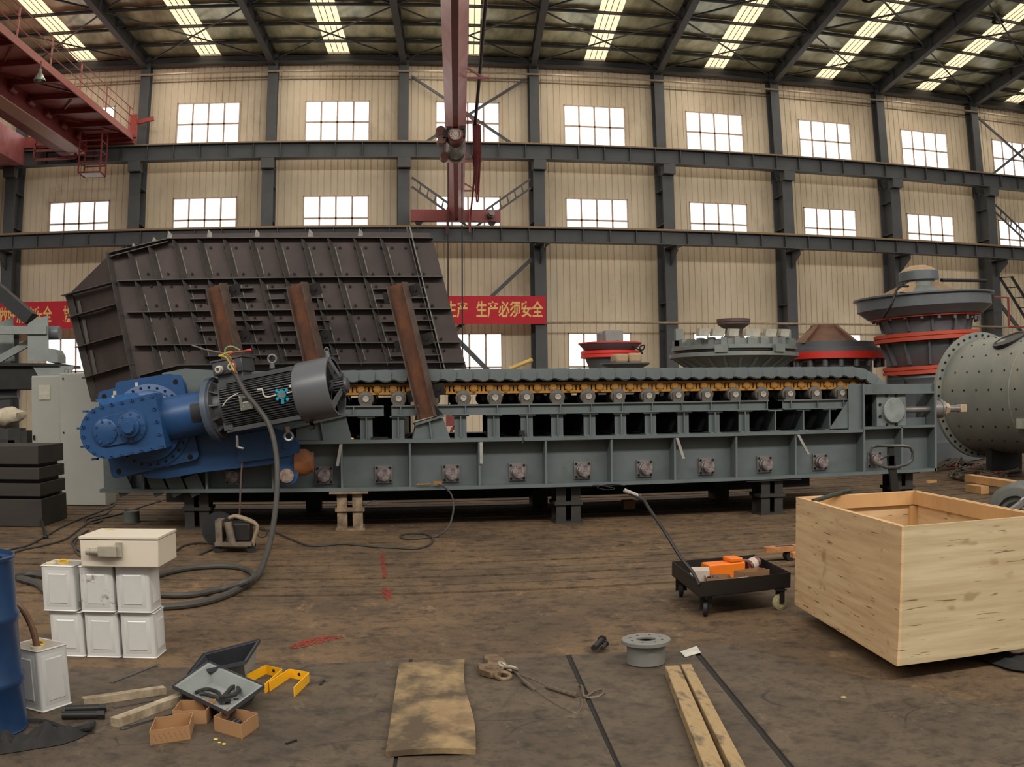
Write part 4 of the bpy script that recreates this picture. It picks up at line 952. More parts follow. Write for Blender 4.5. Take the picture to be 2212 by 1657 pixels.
# end carriage, drop frame, ladder cage, buffer arm
b = MB(); A = at(75, 310, 42.1); B = at(290, 285, 42.1); b.box(A.x-6, B.x, 42.05, 42.55, 13.12, 13.62); b.build('end_carriage', M_red, Q)
b = MB(); a = at(76, 313, 41.3); c = at(163, 341, 41.3)
for z in (a.z, (a.z+c.z)/2+.05, c.z): b.bar((a.x, 41.3, z), (c.x, 41.3, z), .08, .1)
for x in (a.x, c.x): b.bar((x, 41.3, c.z), (x, 41.3, a.z+1.0), .08, .1)
b.build('drop_frame', M_red, Q)
b = MB(); b.box(a.x, c.x, 41.45, 41.5, a.z-.1, a.z+1.2); b.build('panel', M_red, Q)
cx0, cx1 = at(175, 340, 40.2), at(222, 340, 40.2); zb, zt2 = at(200, 375, 40.2).z, at(200, 285, 40.2).z
for x in (cx0.x, cx1.x):
    for y in (39.9, 40.8): b = MB(); b.bar((x, y, zb), (x, y, zt2), .06, .06); b.build('cage_post', M_red, Q)
for k in range(5):
    z = zb+(zt2-zb)*k/4; b = MB(); b.tube([(cx0.x, 39.9, z), (cx1.x, 39.9, z), (cx1.x, 40.8, z), (cx0.x, 40.8, z)], .035, 6, True); b.build('cage_ring', M_red, Q)
b = MB(); b.box(cx0.x+.1, cx1.x-.05, 39.95, 40.75, zb-.03, zb+.02); b.build('cage_floor', mat('pale_cage_floor', srgb(236, 226, 220), .5), Q, 'pale cage floor')
b = MB(); p = at(292, 266, 42.2); b.box(p.x-.2, p.x+.12, 42.0, 42.2, p.z-.7, p.z+.35); b.bar(p, at(332, 256, 42.2), .16, .18); b.build('buffer_arm', mat('bright_red_buffer', srgb(172, 66, 54), .45), Q)
# ---------------------------------------------------------------- hanging work lamps
def hang_lamp(p, r, label, m, up=.7):
    t = thing('hanging_lamp', label, 'lamp', p, 'bell shaped work lamps')
    b = MB(); b.lathe(p, (0, 0, 1), [(r, 0), (r*.98, r*.1), (r*.55, r*1.0), (r*.25, r*1.35), (r*.25, r*1.9), (.02, r*2.0)], 24, cap=False); b.build('lamp_shade', m, t)
    b = MB(); b.cyl(p+V((0, 0, r*1.9)), p+V((0, 0, up)), .03, n=8); b.build('stem', M_red if m is M_lampgl else M_steel, t)
    b = MB(); b.ball(p+V((0, 0, r*.25)), r*.35); b.build('bulb', mat('unlit_bulb', srgb(210, 210, 200), .2), t)
hang_lamp(at(85, 175, 30.6), .22, 'bell shaped glass lamp under the red crane walkway', M_lampgl)
hang_lamp(at(2156, 48, 33.8), .3, 'dark bell lamp under the roof at the upper right', M_steel, 1.1)
hang_lamp(at(1877, 0, 33.9), .3, 'dark bell lamp cut off by the top edge of the picture', M_steel, 1.1)
# ================================================================ machines behind and beside the feeder
M_mg = mat('machine_grey_paint', srgb(104, 108, 112), .4, .1, .08, 2, dirt=srgb(140, 124, 102), dirt_scale=1.2, dirt_at=(.6, .9))
M_mgl = mat('light_machine_grey', srgb(136, 142, 138), .5, .1, .1, 2, dirt=srgb(160, 150, 130), dirt_scale=1.5, dirt_at=(.55, .85))
M_ringr = mat('ring_red_paint', srgb(196, 78, 54), .45, 0, .06, 2)
M_ringb = mat('bright_red_paint', srgb(228, 60, 48), .45, 0, .05, 2)
M_dust = mat('dusty_top', srgb(186, 156, 124), .8, 0, .1, 3)
# tall cone crusher
cc = V((at(2003, 700, 22).x, 22, 0)); tl = V((-.05, 0, 1)).normalized(); cc = cc+V((.13, 0, 0))
def at_h(z): return cc+tl*z
t = thing('cone_crusher', 'tall grey cone crusher with red flange rings behind the ball mill', 'crusher', cc)
b = MB(); b.lathe(cc, tl, [(1.4, 0), (1.4, .5), (1.05, .55), (1.02, 1.95), (1.12, 2.1), (1.1, 2.2)], 40); b.build('base', M_mg, t)
for z0, r in ((2.20, 1.22), (3.02, 1.40)):
    b = MB(); b.lathe(cc, tl, [(r-.35, z0), (r, z0), (r, z0+.085), (r-.03, z0+.085), (r-.03, z0+.11), (r, z0+.11), (r, z0+.195), (r-.3, z0+.195)], 48); b.build('red_flange', M_ringr, t, 'red double flange ring')
def webs(n, ph, z0, z1, a0, a1, b0, b1, th=.028):
    for k in range(n):
        a = 2*pi*k/n+ph; r = V((cos(a), sin(a), 0)); sd = V((-sin(a), cos(a), 0))*th
        b.hexa([at_h(z0)+r*a0-sd, at_h(z0)+r*a1-sd, at_h(z0)+r*a1+sd, at_h(z0)+r*a0+sd, at_h(z1)+r*b0-sd, at_h(z1)+r*b1-sd, at_h(z1)+r*b1+sd, at_h(z1)+r*b0+sd])
b = MB(); b.lathe(cc, tl, [(.9, 2.38), (.95, 2.42), (1.16, 3.0), (1.14, 3.03)], 40); webs(12, 0, 2.4, 3.02, .9, 1.08, 1.12, 1.28); b.build('lower_shell', M_mg, t)
b = MB(); b.lathe(cc, tl, [(1.1, 3.2), (1.1, 3.24), (1.2, 3.58), (1.18, 3.62)], 40); webs(12, .1, 3.22, 3.6, 1.06, 1.18, 1.18, 1.28)
for k in range(20):
    a = 2*pi*k/20; r = V((cos(a), sin(a), 0)); b.lathe(at_h(3.5)+r*1.38, tl, [(.05, 0), (.05, .12), (0, .12)], 8)
b.build('upper_shell', M_mg, t)
b = MB(); b.lathe(cc, tl, [(1.1, 3.60), (1.46, 3.60), (1.46, 3.64), (1.1, 3.64)], 48); b.build('seal_ring', M_ringr, t)
b = MB(); b.lathe(cc, tl, [(1.4, 3.64), (1.52, 3.64), (1.72, 3.80), (1.78, 3.84), (1.78, 4.10), (1.87, 4.12), (1.87, 4.16), (1.3, 4.18)], 56); b.build('bowl', M_mg, t)
hx = cc+V((-.10, 0, 0))
b = MB(); b.lathe(hx, tl, [(.8, 4.15), (.40, 4.42), (.40, 4.6)], 32); b.build('hub_cone', M_mgl, t)
for k in range(4):
    a = 2*pi*k/4+.6; r = V((cos(a), sin(a), 0)); sd = V((-sin(a), cos(a), 0))*.08; b = MB()
    b.hexa([hx+tl*4.17+r*.3-sd, hx+tl*4.17+r*1.35-sd, hx+tl*4.17+r*1.35+sd, hx+tl*4.17+r*.3+sd, hx+tl*4.52+r*.3-sd, hx+tl*4.52+r*.42-sd, hx+tl*4.52+r*.42+sd, hx+tl*4.52+r*.3+sd]); b.build('spider_arm', M_dust, t)
b = MB(); b.lathe(hx, tl, [(.4, 4.55), (.53, 4.57), (.53, 4.78), (.51, 4.80), (.45, 4.8)], 40); b.build('cap_ring', M_mg, t)
b = MB(); b.lathe(hx, tl, [(.50, 4.79), (.40, 4.88), (.22, 4.95), (0, 4.97)], 32); b.build('cap_dome', M_dust, t, 'dusty domed cap')
b = MB(); b.tube(curve([at(1962, 618, 20.6), at(1940, 622, 20.4), at(1925, 660, 20.4), at(1908, 685, 20.7)], 6), .03, 6); b.build('sling_rope', M_dark, t)
b = MB(); b.cyl(at(2034, 605, 22), at(2130, 606, 23), .05, n=10); b.build('outlet_pipe', M_dark, t)
# ball mill shell, its axis running into the depth of the hall
mc = at(2122, 853, 17.5); md = V((.09, -1, 0)).normalized(); R0 = 1.17
M_mill = mat('mill_grey_paint', srgb(136, 138, 130), .5, .15, .08, 1.5, dirt=srgb(160, 148, 122), dirt_scale=.8, dirt_at=(.5, .85))
t = thing('ball_mill', 'large grey ball mill drum with bolted flange at the right edge', 'ball mill', (mc.x, mc.y-2, .4))
b = MB(); b.lathe(mc, md, [(R0, .1), (R0, 5.5), (R0-.2, 5.5)], 64)
b.lathe(mc, md, [(R0, 2.1), (R0+.008, 2.11), (R0+.008, 2.14), (R0, 2.15)], 64, False); b.use(1)
sx = md.cross(V((0, 0, 1)))
for i in range(20):
    a = 2*pi*i/20+.08; r = sx*cos(a)+V((0, 0, 1))*sin(a)
    for k in range(13): b.lathe(mc+md*(.42+k*.38)+r*R0, r, [(.022, -.01), (.02, .012), (0, .012)], 6)
b.build('drum_shell', [M_mill, M_bolt], t)
b = MB(); b.lathe(mc, md, [(.3, -.05), (R0+.14, -.05), (R0+.14, .04), (R0-.01, .045), (R0-.01, .12)], 64); b.use(1)
for i in range(44):
    a = 2*pi*i/44; r = sx*cos(a)+V((0, 0, 1))*sin(a); b.lathe(mc+md*.04+r*(R0+.07), md, [(.025, 0), (.025, .025), (0, .025)], 6)
b.build('end_flange', [M_mill, M_bolt], t)
b = MB(); nn = V((-.42, 0, .91)).normalized(); c = mc+md*1.5+nn*(R0-.015); b.lathe(c, nn, [(.0, .02), (.30, .02), (.32, .04), (.36, .04), (.36, -.2)], 32); b.build('manhole', M_dark, t)
b = MB(); c = at(2216, 903, 15.0); b.obox(c+V((.04, 0, .02)), (.09, 0, 0), (0, .1, 0), (0, 0, .2)); b.obox(c+V((.0, 0, -.1)), (.14, 0, 0), (0, .12, 0), (0, 0, .09)); b.build('lug_box', mat('pale_lug_paint', srgb(172, 172, 156), .5), t, 'pale bracket on the side')
for s_ in (.7, 4.8):
    b = MB(); c = mc+md*s_; b.prism([(c.x-.4, c.y-.1, 0), (c.x+.4, c.y-.1, 0), (c.x+.4, c.y-.1, c.z-R0+.07), (c.x, c.y-.1, c.z-R0-.005), (c.x-.4, c.y-.1, c.z-R0+.07)], (0, .2, 0)); b.build('saddle', M_dark, t)
# parts set down behind the feeder
def base_leg(b, x, y, z0, r): b.lathe((x, y, 0), (0, 0, 1), [(r*1.15, 0), (r*1.15, .1), (r, .12), (r, z0)], 28)
c = V((at(1318, 770, 26).x, 26, 0)); t = thing('small_crusher', 'small grey crusher with red flange rings behind the middle of the feeder', 'crusher', c)
b = MB(); base_leg(b, c.x, c.y, 2.5, .55); b.lathe(c, (0, 0, 1), [(.55, 2.45), (.68, 2.78), (.7, 2.8)], 32); b.build('body', M_mg, t)
b = MB(); b.lathe(c, (0, 0, 1), [(.5, 2.78), (.80, 2.78), (.80, 2.86), (.77, 2.86), (.77, 2.88), (.80, 2.88), (.80, 2.96), (.6, 2.96)], 36); b.build('red_flange', M_ringb, t, 'red double flange ring')
b = MB(); b.lathe(c, (0, 0, 1), [(.62, 2.96), (.7, 3.0), (.84, 3.15), (.3, 3.16)], 36); b.build('bowl', M_mg, t)
b = MB(); b.lathe(c, (0, 0, 1), [(.5, 3.155), (.86, 3.15), (.86, 3.185), (.5, 3.185)], 36); b.build('rim', M_ringb, t)
b = MB(); b.box(c.x-.25, c.x+.25, c.y-.5, c.y+.2, 3.16, 3.50); b.cyl((c.x, c.y, 3.18), (c.x, c.y, 3.46), .36, n=24); b.build('cap', M_mgl, t, bev=.03)
b = MB(); b.tube(curve([at(1330, 737, 25.4), at(1352, 740, 25.4), at(1372, 752, 25.4), at(1388, 756, 25.4), at(1392, 746, 25.4), at(1382, 750, 25.4), at(1388, 764, 25.4), at(1380, 756, 25.4)], 6), .02, 6); b.build('cable', M_dark, t)
c = V((at(1351, 785, 24).x, 24, 0)); t = thing('feed_dish', 'shallow grey feed dish with dusty cover plates in front of the small crusher', 'dish', c)
b = MB(); b.lathe(c, (0, 0, 1), [(.5, 0), (.3, .2), (.3, 2.3), (.45, 2.45), (.62, 2.53), (.62, 2.56), (.3, 2.57)], 36); b.build('dish', M_mg, t)
b = MB(); b.box(c.x-.35, c.x-.02, 23.6, 24.2, 2.56, 2.78); b.box(c.x+.0, c.x+.34, 23.65, 24.2, 2.56, 2.80); b.build('cover', M_dust, t, bev=.06)
c = V((at(1586, 760, 24).x, 24, 0)); R1 = 1.68
t = thing('adjustment_ring', 'large pale grey toothed crusher ring with a brown funnel on top', 'crusher ring', c)
b = MB(); base_leg(b, c.x, c.y, 2.4, .9); b.lathe(c, (0, 0, 1), [(.95, 2.3), (1.0, 2.35), (1.6, 2.66), (R1, 2.68), (R1, 2.78), (1.2, 2.8)], 56)
for k in range(24):
    a = 2*pi*k/24; r = V((cos(a), sin(a), 0)); sd = V((-sin(a), cos(a), 0))*.03
    b.hexa([c+V((0, 0, 2.3))+r*.95-sd, c+V((0, 0, 2.3))+r*1.1-sd, c+V((0, 0, 2.3))+r*1.1+sd, c+V((0, 0, 2.3))+r*.95+sd, c+V((0, 0, 2.68))+r*.95-sd, c+V((0, 0, 2.68))+r*1.64-sd, c+V((0, 0, 2.68))+r*1.64+sd, c+V((0, 0, 2.68))+r*.95+sd])
b.build('main_frame', M_mgl, t)
b = MB(); b.lathe(c, (0, 0, 1), [(1.3, 2.8), (1.58, 2.8), (1.58, 2.86), (1.3, 2.86)], 48); b.build('gap_ring', M_dark, t)
b = MB(); b.lathe(c, (0, 0, 1), [(1.2, 2.86), (1.62, 2.86), (1.62, 2.95), (1.5, 2.98), (1.5, 3.1), (1.1, 3.12)], 56)
for k in range(30):
    a = 2*pi*k/30; r = V((cos(a), sin(a), 0)); sd = V((-sin(a), cos(a), 0))
    b.obox(c+V((0, 0, 3.04))+r*1.52, r*.08, sd*.07, (0, 0, .09))
b.build('tooth_ring', M_mgl, t)
for k, a in enumerate((0.0, pi, -.5*pi-.55, -.5*pi+.35, .6)):
    r = V((cos(a), sin(a), 0)); sd = V((-sin(a), cos(a), 0)); b = MB(); b.obox(c+V((0, 0, 3.2))+r*1.5, r*.1, sd*.07, (0, 0, .22)) if k < 2 else b.obox(c+V((0, 0, 2.85))+r*1.68, r*.06, sd*.16, (0, 0, .09)); b.build('lug', M_mgl, t)
b = MB(); b.lathe(c, (0, 0, 1), [(.36, 3.08), (.22, 3.3), (.24, 3.42), (.38, 3.52), (.42, 3.54), (.42, 3.58), (.44, 3.6), (.44, 3.68), (.1, 3.68)], 32); b.build('funnel', mat('brown_funnel', srgb(96, 78, 74), .6, .1, .12), t, 'dark brown funnel')
for i, (x, y, w_) in enumerate(((1521, 744, .14), (1552, 741, .16), (1585, 738, .13), (1626, 738, .2), (1665, 741, .15), (1695, 744, .12))):
    b = MB(); p = at(x, y, 22.7); b.obox(V((p.x, 22.75, 3.25)), (w_, .02, 0), (0, .1, .01), (.02, 0, .09)); tag(b.build('loose_wrapper', mat('pale_wrap', srgb(190, 186, 170), .7)), 'pale wrapped lump on the toothed crusher ring, %s from the left' % BAY[i], 'wrapped part', 'wrapped lumps on the crusher ring')
c = V((at(1800, 760, 25).x, 25, 0)); t = thing('crusher_bowl', 'brown crusher bowl with bright red ring behind the right end of the feeder', 'crusher bowl', c)
b = MB(); base_leg(b, c.x, c.y, 2.6, 1.1)
for k in range(20):
    a = 2*pi*k/20; r = V((cos(a), sin(a), 0)); b.lathe(c+V((0, 0, 2.45))+r*1.38, (0, 0, 1), [(.08, 0), (.08, .22), (0, .22)], 8)
b.build('base', M_mg, t)
b = MB(); b.lathe(c, (0, 0, 1), [(1.0, 2.66), (1.55, 2.66), (1.55, 2.84), (1.0, 2.84)], 56); b.build('red_flange', M_ringb, t, 'bright red flange ring')
b = MB(); b.lathe(c, (0, 0, 1), [(1.0, 2.84), (1.45, 2.84), (1.45, 2.95), (1.25, 2.97), (1.25, 3.13), (1.0, 3.14)], 48); b.build('rim', M_mg, t)
b = MB(); b.lathe(c+V((-.25, 0, 0)), (0, 0, 1), [(1.0, 3.08), (.95, 3.1), (.42, 3.52), (.40, 3.62), (.2, 3.62)], 40)
for k in range(4):
    a = pi/2*k+.5; r = V((cos(a), sin(a), 0)); sd = V((-sin(a), cos(a), 0))*.08; o_ = c+V((-.25, 0, 0))
    b.hexa([o_+r*.3-sd+V((0, 0, 3.1)), o_+r*1.1-sd+V((0, 0, 3.1)), o_+r*1.1+sd+V((0, 0, 3.1)), o_+r*.3+sd+V((0, 0, 3.1)), o_+r*.3-sd+V((0, 0, 3.6)), o_+r*.42-sd+V((0, 0, 3.6)), o_+r*.42+sd+V((0, 0, 3.6)), o_+r*.3+sd+V((0, 0, 3.6))])
b.build('bowl_liner', mat('brown_oxide', srgb(124, 88, 68), .7, .1, .15, 3), t, 'brown conical liner')
b = MB(); b.cyl(at(1100, 797, 24), at(1150, 777, 24), .05, n=10); p = at(1100, 797, 24); b.cyl(p, (p.x-.3, 24, 0), .05, n=10); tag(b.build('yellow_pole', mat('pole_yellow', srgb(214, 178, 96), .5)), 'yellow pole poking up behind the feeder pans', 'pole')
# slanting ladder at the right edge
t = thing('steel_ladder', 'dark steel ladder leaning by the column at the right edge', 'ladder', (31.5, 40, 0))
A, B = at(2160, 600, 40), at(2235, 720, 40)
Bz = A+(B-A)*(A.z/(A.z-B.z))
b = MB()
for d in (0, .75): b.bar(A+V((d, 0, d*.1)), Bz+V((d, 0, d*.1)), .06, .14)
b.build('stringer', M_dark, t)
for k in range(16):
    p = A.lerp(Bz, k/15); b = MB(); b.bar(p, p+V((.75, 0, .07)), .2, .04); b.build('rung', M_dark, t)
b = MB(); b.tube([at(2148, 642, 40), at(2178, 643, 40), at(2180, 706, 40), at(2230, 708, 40)], .06, 8); tag(b.build('red_pipe', mat('pipe_red', srgb(150, 70, 64), .5)), 'thin red pipe bent round beside the leaning ladder', 'pipe')
# ---------------------------------------------------------------- left side: grey machine frame, bench goods, cabinets, boards
YL = 18.0; AL = lambda x, y, d=0: at(x, y, YL+d)
t = thing('machine_frame', 'grey bracketed machine frame with dark slanting beam at the left edge', 'machine', (AL(30, 840).x, 18.3, 0))
b = MB(); b.prism([AL(60, 700), AL(77, 687), AL(103, 683), AL(104, 780), AL(60, 780)], (0, .05, 0)); b.build('bracket_plate', M_mgl, t); b = MB(); b.prism([AL(-60, 720, .6), AL(2, 695, .6), AL(28, 686, .6), AL(30, 780, .6), AL(-60, 780, .6)], (0, .05, 0)); b.build('bracket_plate', M_mgl, t); b = MB(); b.prism([AL(104, 752), AL(118, 755), AL(125, 768), AL(125, 783), AL(104, 783)], (0, .5, 0)); b.build('bracket_plate', M_mgl, t)
b = MB(); P = [AL(-60, 704, -.05), AL(100, 704, -.05), AL(100, 722, -.05), AL(-60, 722, -.05)]; b.prism(P, (0, .12, 0)); b.build('cross_bar', M_mgl, t)
b = MB(); P = [AL(-60, 784, -.3), AL(128, 785, -.3), AL(128, 791, -.3), AL(-60, 791, -.3)]; b.prism(P, (0, 1.4, 0)); b.prism([AL(-60, 791, -.2), AL(72, 791, -.2), AL(84, 812, -.2), AL(69, 840, -.2), AL(-60, 842, -.2)], (0, 1.2, 0)); b.build('base_plate', M_dark, t)
b = MB(); b.prism([AL(70, 791, -.25), AL(160, 791, -.25), AL(150, 812, -.25), AL(82, 812, -.25)], (0, .04, 0)); b.prism([AL(-60, 800, .3), AL(62, 732, .3), AL(62, 748, .3), AL(-60, 818, .3)], (0, .08, 0)); b.build('gusset', M_mgl, t)
b = MB(); A = AL(115, 717); b.cyl(A+V((-.5, .25, .0)), A+V((.05, .25, 0)), .13, n=20); b.build('roller_end', M_mg, t)
b = MB(); b.bar(AL(-70, 570, .3), AL(68, 690, .3), .25, .34, up=(0, 1, 0)); b.build('slanting_beam', M_black, t)
b = MB(); b.cyl(AL(-60, 856, .1), AL(40, 851, .1), .1, n=16); b.box(AL(-60, 0).x-.5, AL(-50, 0).x, 17.9, 18.8, 0, 2.0); b.build('leg', M_mg, t)
# work bench with goods, seen between the machine and the boards
t = thing('work_bench', 'dark work bench behind the stacked boards at the left', 'bench', (-7.2, 16.5, 0))
b = MB(); zt_ = at(30, 960, 16.5).z; b.box(-9, -5.75, 16.1, 17.0, zt_-.08, zt_); b.build('bench_top', M_dark, t)
for x in (-8.9, -5.95):
    b = MB(); b.box(x, x+.1, 16.2, 16.9, 0, zt_-.08); b.build('leg', M_dark, t)
b = MB(); A = at(0, 905, 16.5)
S0 = at(12, 903, 16.5); rows = []
for j in range(13):
    row = []
    for i in range(24):
        th_, ph_ = pi*j/12, 2*pi*i/24; d_ = V((sin(th_)*cos(ph_)*.34, sin(th_)*sin(ph_)*.2, cos(th_)*.17)); d_ *= 1+.35*noise.noise(d_*7+V((2, 5, 1)))
        row.append(b.bm.verts.new(S0+d_+V((0, 0, .15*d_.x))))
    rows.append(row)
for j in range(12):
    for i in range(24): b.bm.faces.new((rows[j][i], rows[j][(i+1) % 24], rows[j+1][(i+1) % 24], rows[j+1][i]))
o = b.build('sack', mat('cream_sack', srgb(200, 186, 160), .8, 0, .12, 6)); tag(o, 'cream coloured sack lying on the bench at the left edge', 'sack')
M_clut = mat('dark_clutter', srgb(58, 56, 54), .5, .3, .15)
for i, (x0, x1, y0, y1, lab) in enumerate(((26, 52, 925, 948, 'squat dark grey box on the bench'), (52, 66, 930, 955, 'narrow dark box at the right end of the bench'), (0, 40, 950, 957, 'flat dark tray on the bench'))):
    p, q = at(x0, y1, 16.4), at(x1, y0, 16.4); b = MB(); b.box(p.x, q.x, 16.2, 16.5, zt_ if i < 2 else zt_, max(q.z, zt_+.05)); tag(b.build('metal_box', M_clut), lab, 'box')
# light grey control cabinets
M_cab = mat('cabinet_grey_paint', srgb(160, 159, 150), .45, .05, .05, 1.5)
t = thing('control_cabinet', 'tall light grey control cabinet standing flat on the floor beside the gearbox', 'cabinet', (-4.78, 16.2, 0))
b = MB(); b.box(-5.17, -4.38, 15.95, 16.55, .0, 2.17); b.build('body', M_cab, t, bev=.01)
b = MB(); b.box(-5.155, -4.395, 15.925, 15.95, .02, 2.15); p = b.build('door', M_cab, t, bev=.004)
for z in (.1, 1.2, 2.08): b = MB(); b.cyl((-5.1, 15.91, z), (-5.1, 15.93, z), .015, n=8); b.build('hinge', M_bolt, p)
b = MB(); b.torus((-5.08, 16.05, 2.21), (0, 1, 0), .035, .008); b.build('lifting_eye', M_greyd, t)
t = thing('control_cabinet', 'light grey control cabinet on short black feet, left of the taller one', 'cabinet', (-5.5, 16.4, 0))
b = MB(); b.box(-5.745, -5.20, 16.15, 16.75, .26, 2.14); b.build('body', M_cab, t, bev=.01)
b = MB(); b.box(-5.735, -5.21, 16.12, 16.15, .28, 2.12); p = b.build('door', M_cab, t, bev=.004)
b = MB(); b.box(-5.60, -5.40, 16.105, 16.12, 1.74, 1.98); b.build('vent_plate', mat('cream_plate', srgb(196, 190, 172), .5), p, 'cream square plate')
b = MB(); b.box(-5.71, -5.68, 16.09, 16.12, 1.08, 1.15); b.build('latch', M_bolt, p)
for x in (-5.66, -5.28):
    b = MB(); b.box(x-.03, x+.03, 16.2, 16.7, 0, .26); b.build('leg', M_black, t)
b = MB(); b.box(-5.63, -5.31, 16.2, 16.24, .08, .13); b.build('stretcher', M_black, t)
# stacked dark boards
M_board = mat('tarred_board', srgb(52, 46, 40), .7, 0, .2, 3, stretch=(.3, 1, 1))
ys = ((963, 1003), (1010, 1036), (1044, 1072), (1078, 1140))
for i, (ya, yb) in enumerate(ys):
    z1 = at(60, ya, 13.1).z; z0 = at(60, yb, 13.1).z if i < 3 else 0
    b = MB(); x1 = at(83+i*1.3, 1000, 13.05).x; b.box(-7.5, x1, 13.05, 14.2, z0, z1); b.box(-7.4, x1-.06, 13.15, 14.1, (at(60, ys[i+1][0], 13.1).z if i < 3 else 0), z0) if i < 3 else None
    tag(b.build('steel_block', M_board, bev=.008), 'dark slab, %s of the pile at the left edge' % ('topmost', 'second from the top', 'third from the top', 'lowest')[i], 'slab', 'slabs piled at the left edge')
# ================================================================ things on the floor
M_tin = mat('white_tin', srgb(204, 202, 198), .38, .15, .03, 5, dirt=srgb(170, 154, 130), dirt_scale=7, dirt_at=(.62, .8))
M_tinlid = mat('bare_tin_lid', srgb(196, 188, 172), .35, .5, .1)
M_yel = mat('yellow_plastic', srgb(226, 180, 50), .45)
M_tins = mat('smeared_white_tin', srgb(204, 202, 198), .38, .15, .03, 5, dirt=srgb(112, 94, 76), dirt_scale=9, dirt_at=(.58, .66))
def fz(x, y): return fl(x, y, .012)
def tin(o, ax, ay, h, label, group='white square tins', lid=True, m=None):
    o, ax, ay = V(o), V(ax), V(ay); t = thing('paint_tin', label, 'tin', o+(ax+ay)/2, group); z = V((0, 0, 1))
    w_, d_ = ax.length, ay.length; ux, uy = ax.normalized(), ay.normalized(); r = .018
    b = MB()
    def ring(zz, ins, rr): 
        pts = []
        for cx, cy, a0 in ((ins+rr, ins+rr, pi), (w_-ins-rr, ins+rr, 1.5*pi), (w_-ins-rr, d_-ins-rr, 0), (ins+rr, d_-ins-rr, .5*pi)):
            for k in range(5): a = a0+pi/2*k/4; pts.append(b.bm.verts.new(o+ux*(cx+rr*cos(a))+uy*(cy+rr*sin(a))+z*zz))
        return pts
    prev = None; first = None
    for zz, ins in ((0, .004), (.006, -.001), (.012, .004), (h-.012, .004), (h-.006, -.001), (h, .003)):
        q = ring(zz, ins, r)
        if prev:
            for i in range(20): b.bm.faces.new((prev[i], prev[(i+1) % 20], q[(i+1) % 20], q[i]))
        else: b.bm.faces.new(q[::-1])
        prev = q
    q = ring(h-.004, .006, r)
    for i in range(20): b.bm.faces.new((prev[i], prev[(i+1) % 20], q[(i+1) % 20], q[i]))
    b.bm.faces.new(q)
    # pressed panels
    for (p0, u, l, n) in ((o, ux, w_, -uy), (o+ax, uy, d_, ux), (o+ay, ux, w_, uy), (o, uy, d_, -ux)):
        for m_, hh in ((.032, .003), (.05, .006)):
            e = .010
            a0 = p0+u*m_+z*m_; c = [a0, p0+u*(l-m_)+z*m_, p0+u*(l-m_)+z*(h-m_), p0+u*m_+z*(h-m_)]
            i_ = [a0+u*e+z*e, p0+u*(l-m_-e)+z*(m_+e), p0+u*(l-m_-e)+z*(h-m_-e), p0+u*(m_+e)+z*(h-m_-e)]
            cv = [b.bm.verts.new(v_-n*.004) for v_ in c]; iv = [b.bm.verts.new(v_-n*.004+n*hh*1.2) for v_ in i_]
            for k in range(4): b.bm.faces.new((cv[k], cv[(k+1) % 4], iv[(k+1) % 4], iv[k]))
            b.bm.faces.new(iv)
    b.build('tin_body', m or M_tin, t)
    if lid:
        b = MB(); c = o+ax*.5+ay*.5+z*(h-.002); b.prism([o+ux*.012+uy*.012+z*(h-.004), o+ux*(w_-.012)+uy*.012+z*(h-.004), o+ux*(w_-.012)+uy*(d_-.012)+z*(h-.004), o+ux*.012+uy*(d_-.012)+z*(h-.004)], z*.002); p = b.build('tin_lid', M_tinlid, t)
        b = MB(); b.tube(curve([c-ux*.035, c-ux*.02+z*.018, c+ux*.02+z*.018, c+ux*.035], 5), .006, 6); b.torus(c+z*.002, z, .035, .006, 18, 6); b.build('grip', M_yel, t, 'yellow plastic grip')
        b = MB(); c2 = o+ux*.055+uy*.06+z*(h-.002); b.lathe(c2, z, [(.035, 0), (.035, .012), (.025, .014), (.02, .0)], 16); b.build('spout', mat('cream_spout', srgb(206, 190, 160), .5), t)
    return t
sx, sy = V((.235, 0, 0)), V((.022, .245, 0))
for k, x in enumerate((-2.148, -1.905, -1.66)):
    wh = ('left', 'middle', 'right')[k]
    tin((x, 6.19, 0), sx, sy, .304, 'white square tin at the bottom %s of the stack of six' % wh, lid=False)
    tin((x-.01-(.02 if k == 0 else 0), 6.17, .305), sx, sy, .304, 'white square tin at the top %s of the stack of six%s' % (wh, ('', ', with brown smears', '')[k]), lid=(k == 0), m=M_tins if k == 1 else None)
# grey-beige junction box with a plug on top of the tins
M_box = mat('beige_box_paint', srgb(206, 194, 176), .5, 0, .03, 3)
t = thing('junction_box', 'beige steel junction box lying on top of the stacked white tins', 'junction box', (-1.62, 6.4, .612))
A = at(175, 1222, 6.12); B = at(343, 1221, 6.12); hh = at(175, 1166, 6.12).z-.612; by = V((.035, .42, 0))
b = MB(); b.prism([V((A.x, 6.12, .612)), V((B.x, 6.12, .612)), V((B.x, 6.12, .612))+by, V((A.x, 6.12, .612))+by], (0, 0, hh)); b.build('body', M_box, t, bev=.006)
b = MB(); e = V((.006, 0, 0)); b.prism([V((A.x, 6.113, .612+hh+.004))-e, V((B.x, 6.113, .612+hh+.004))+e, V((B.x, 6.12, .612+hh+.004))+by+e, V((A.x, 6.12, .612+hh+.004))+by-e], (0, 0, .018)); p = b.build('lid', M_box, t, bev=.003)
b = MB(); c = fl(227, 1145, .612+hh+.0225); b.prism([c, c+V((.07, .0, 0)), c+V((.03, .06, 0))], (0, 0, .001)); b.build('warning_label', mat('label_yellow', srgb(226, 196, 70), .6), p, 'small yellow triangle label')
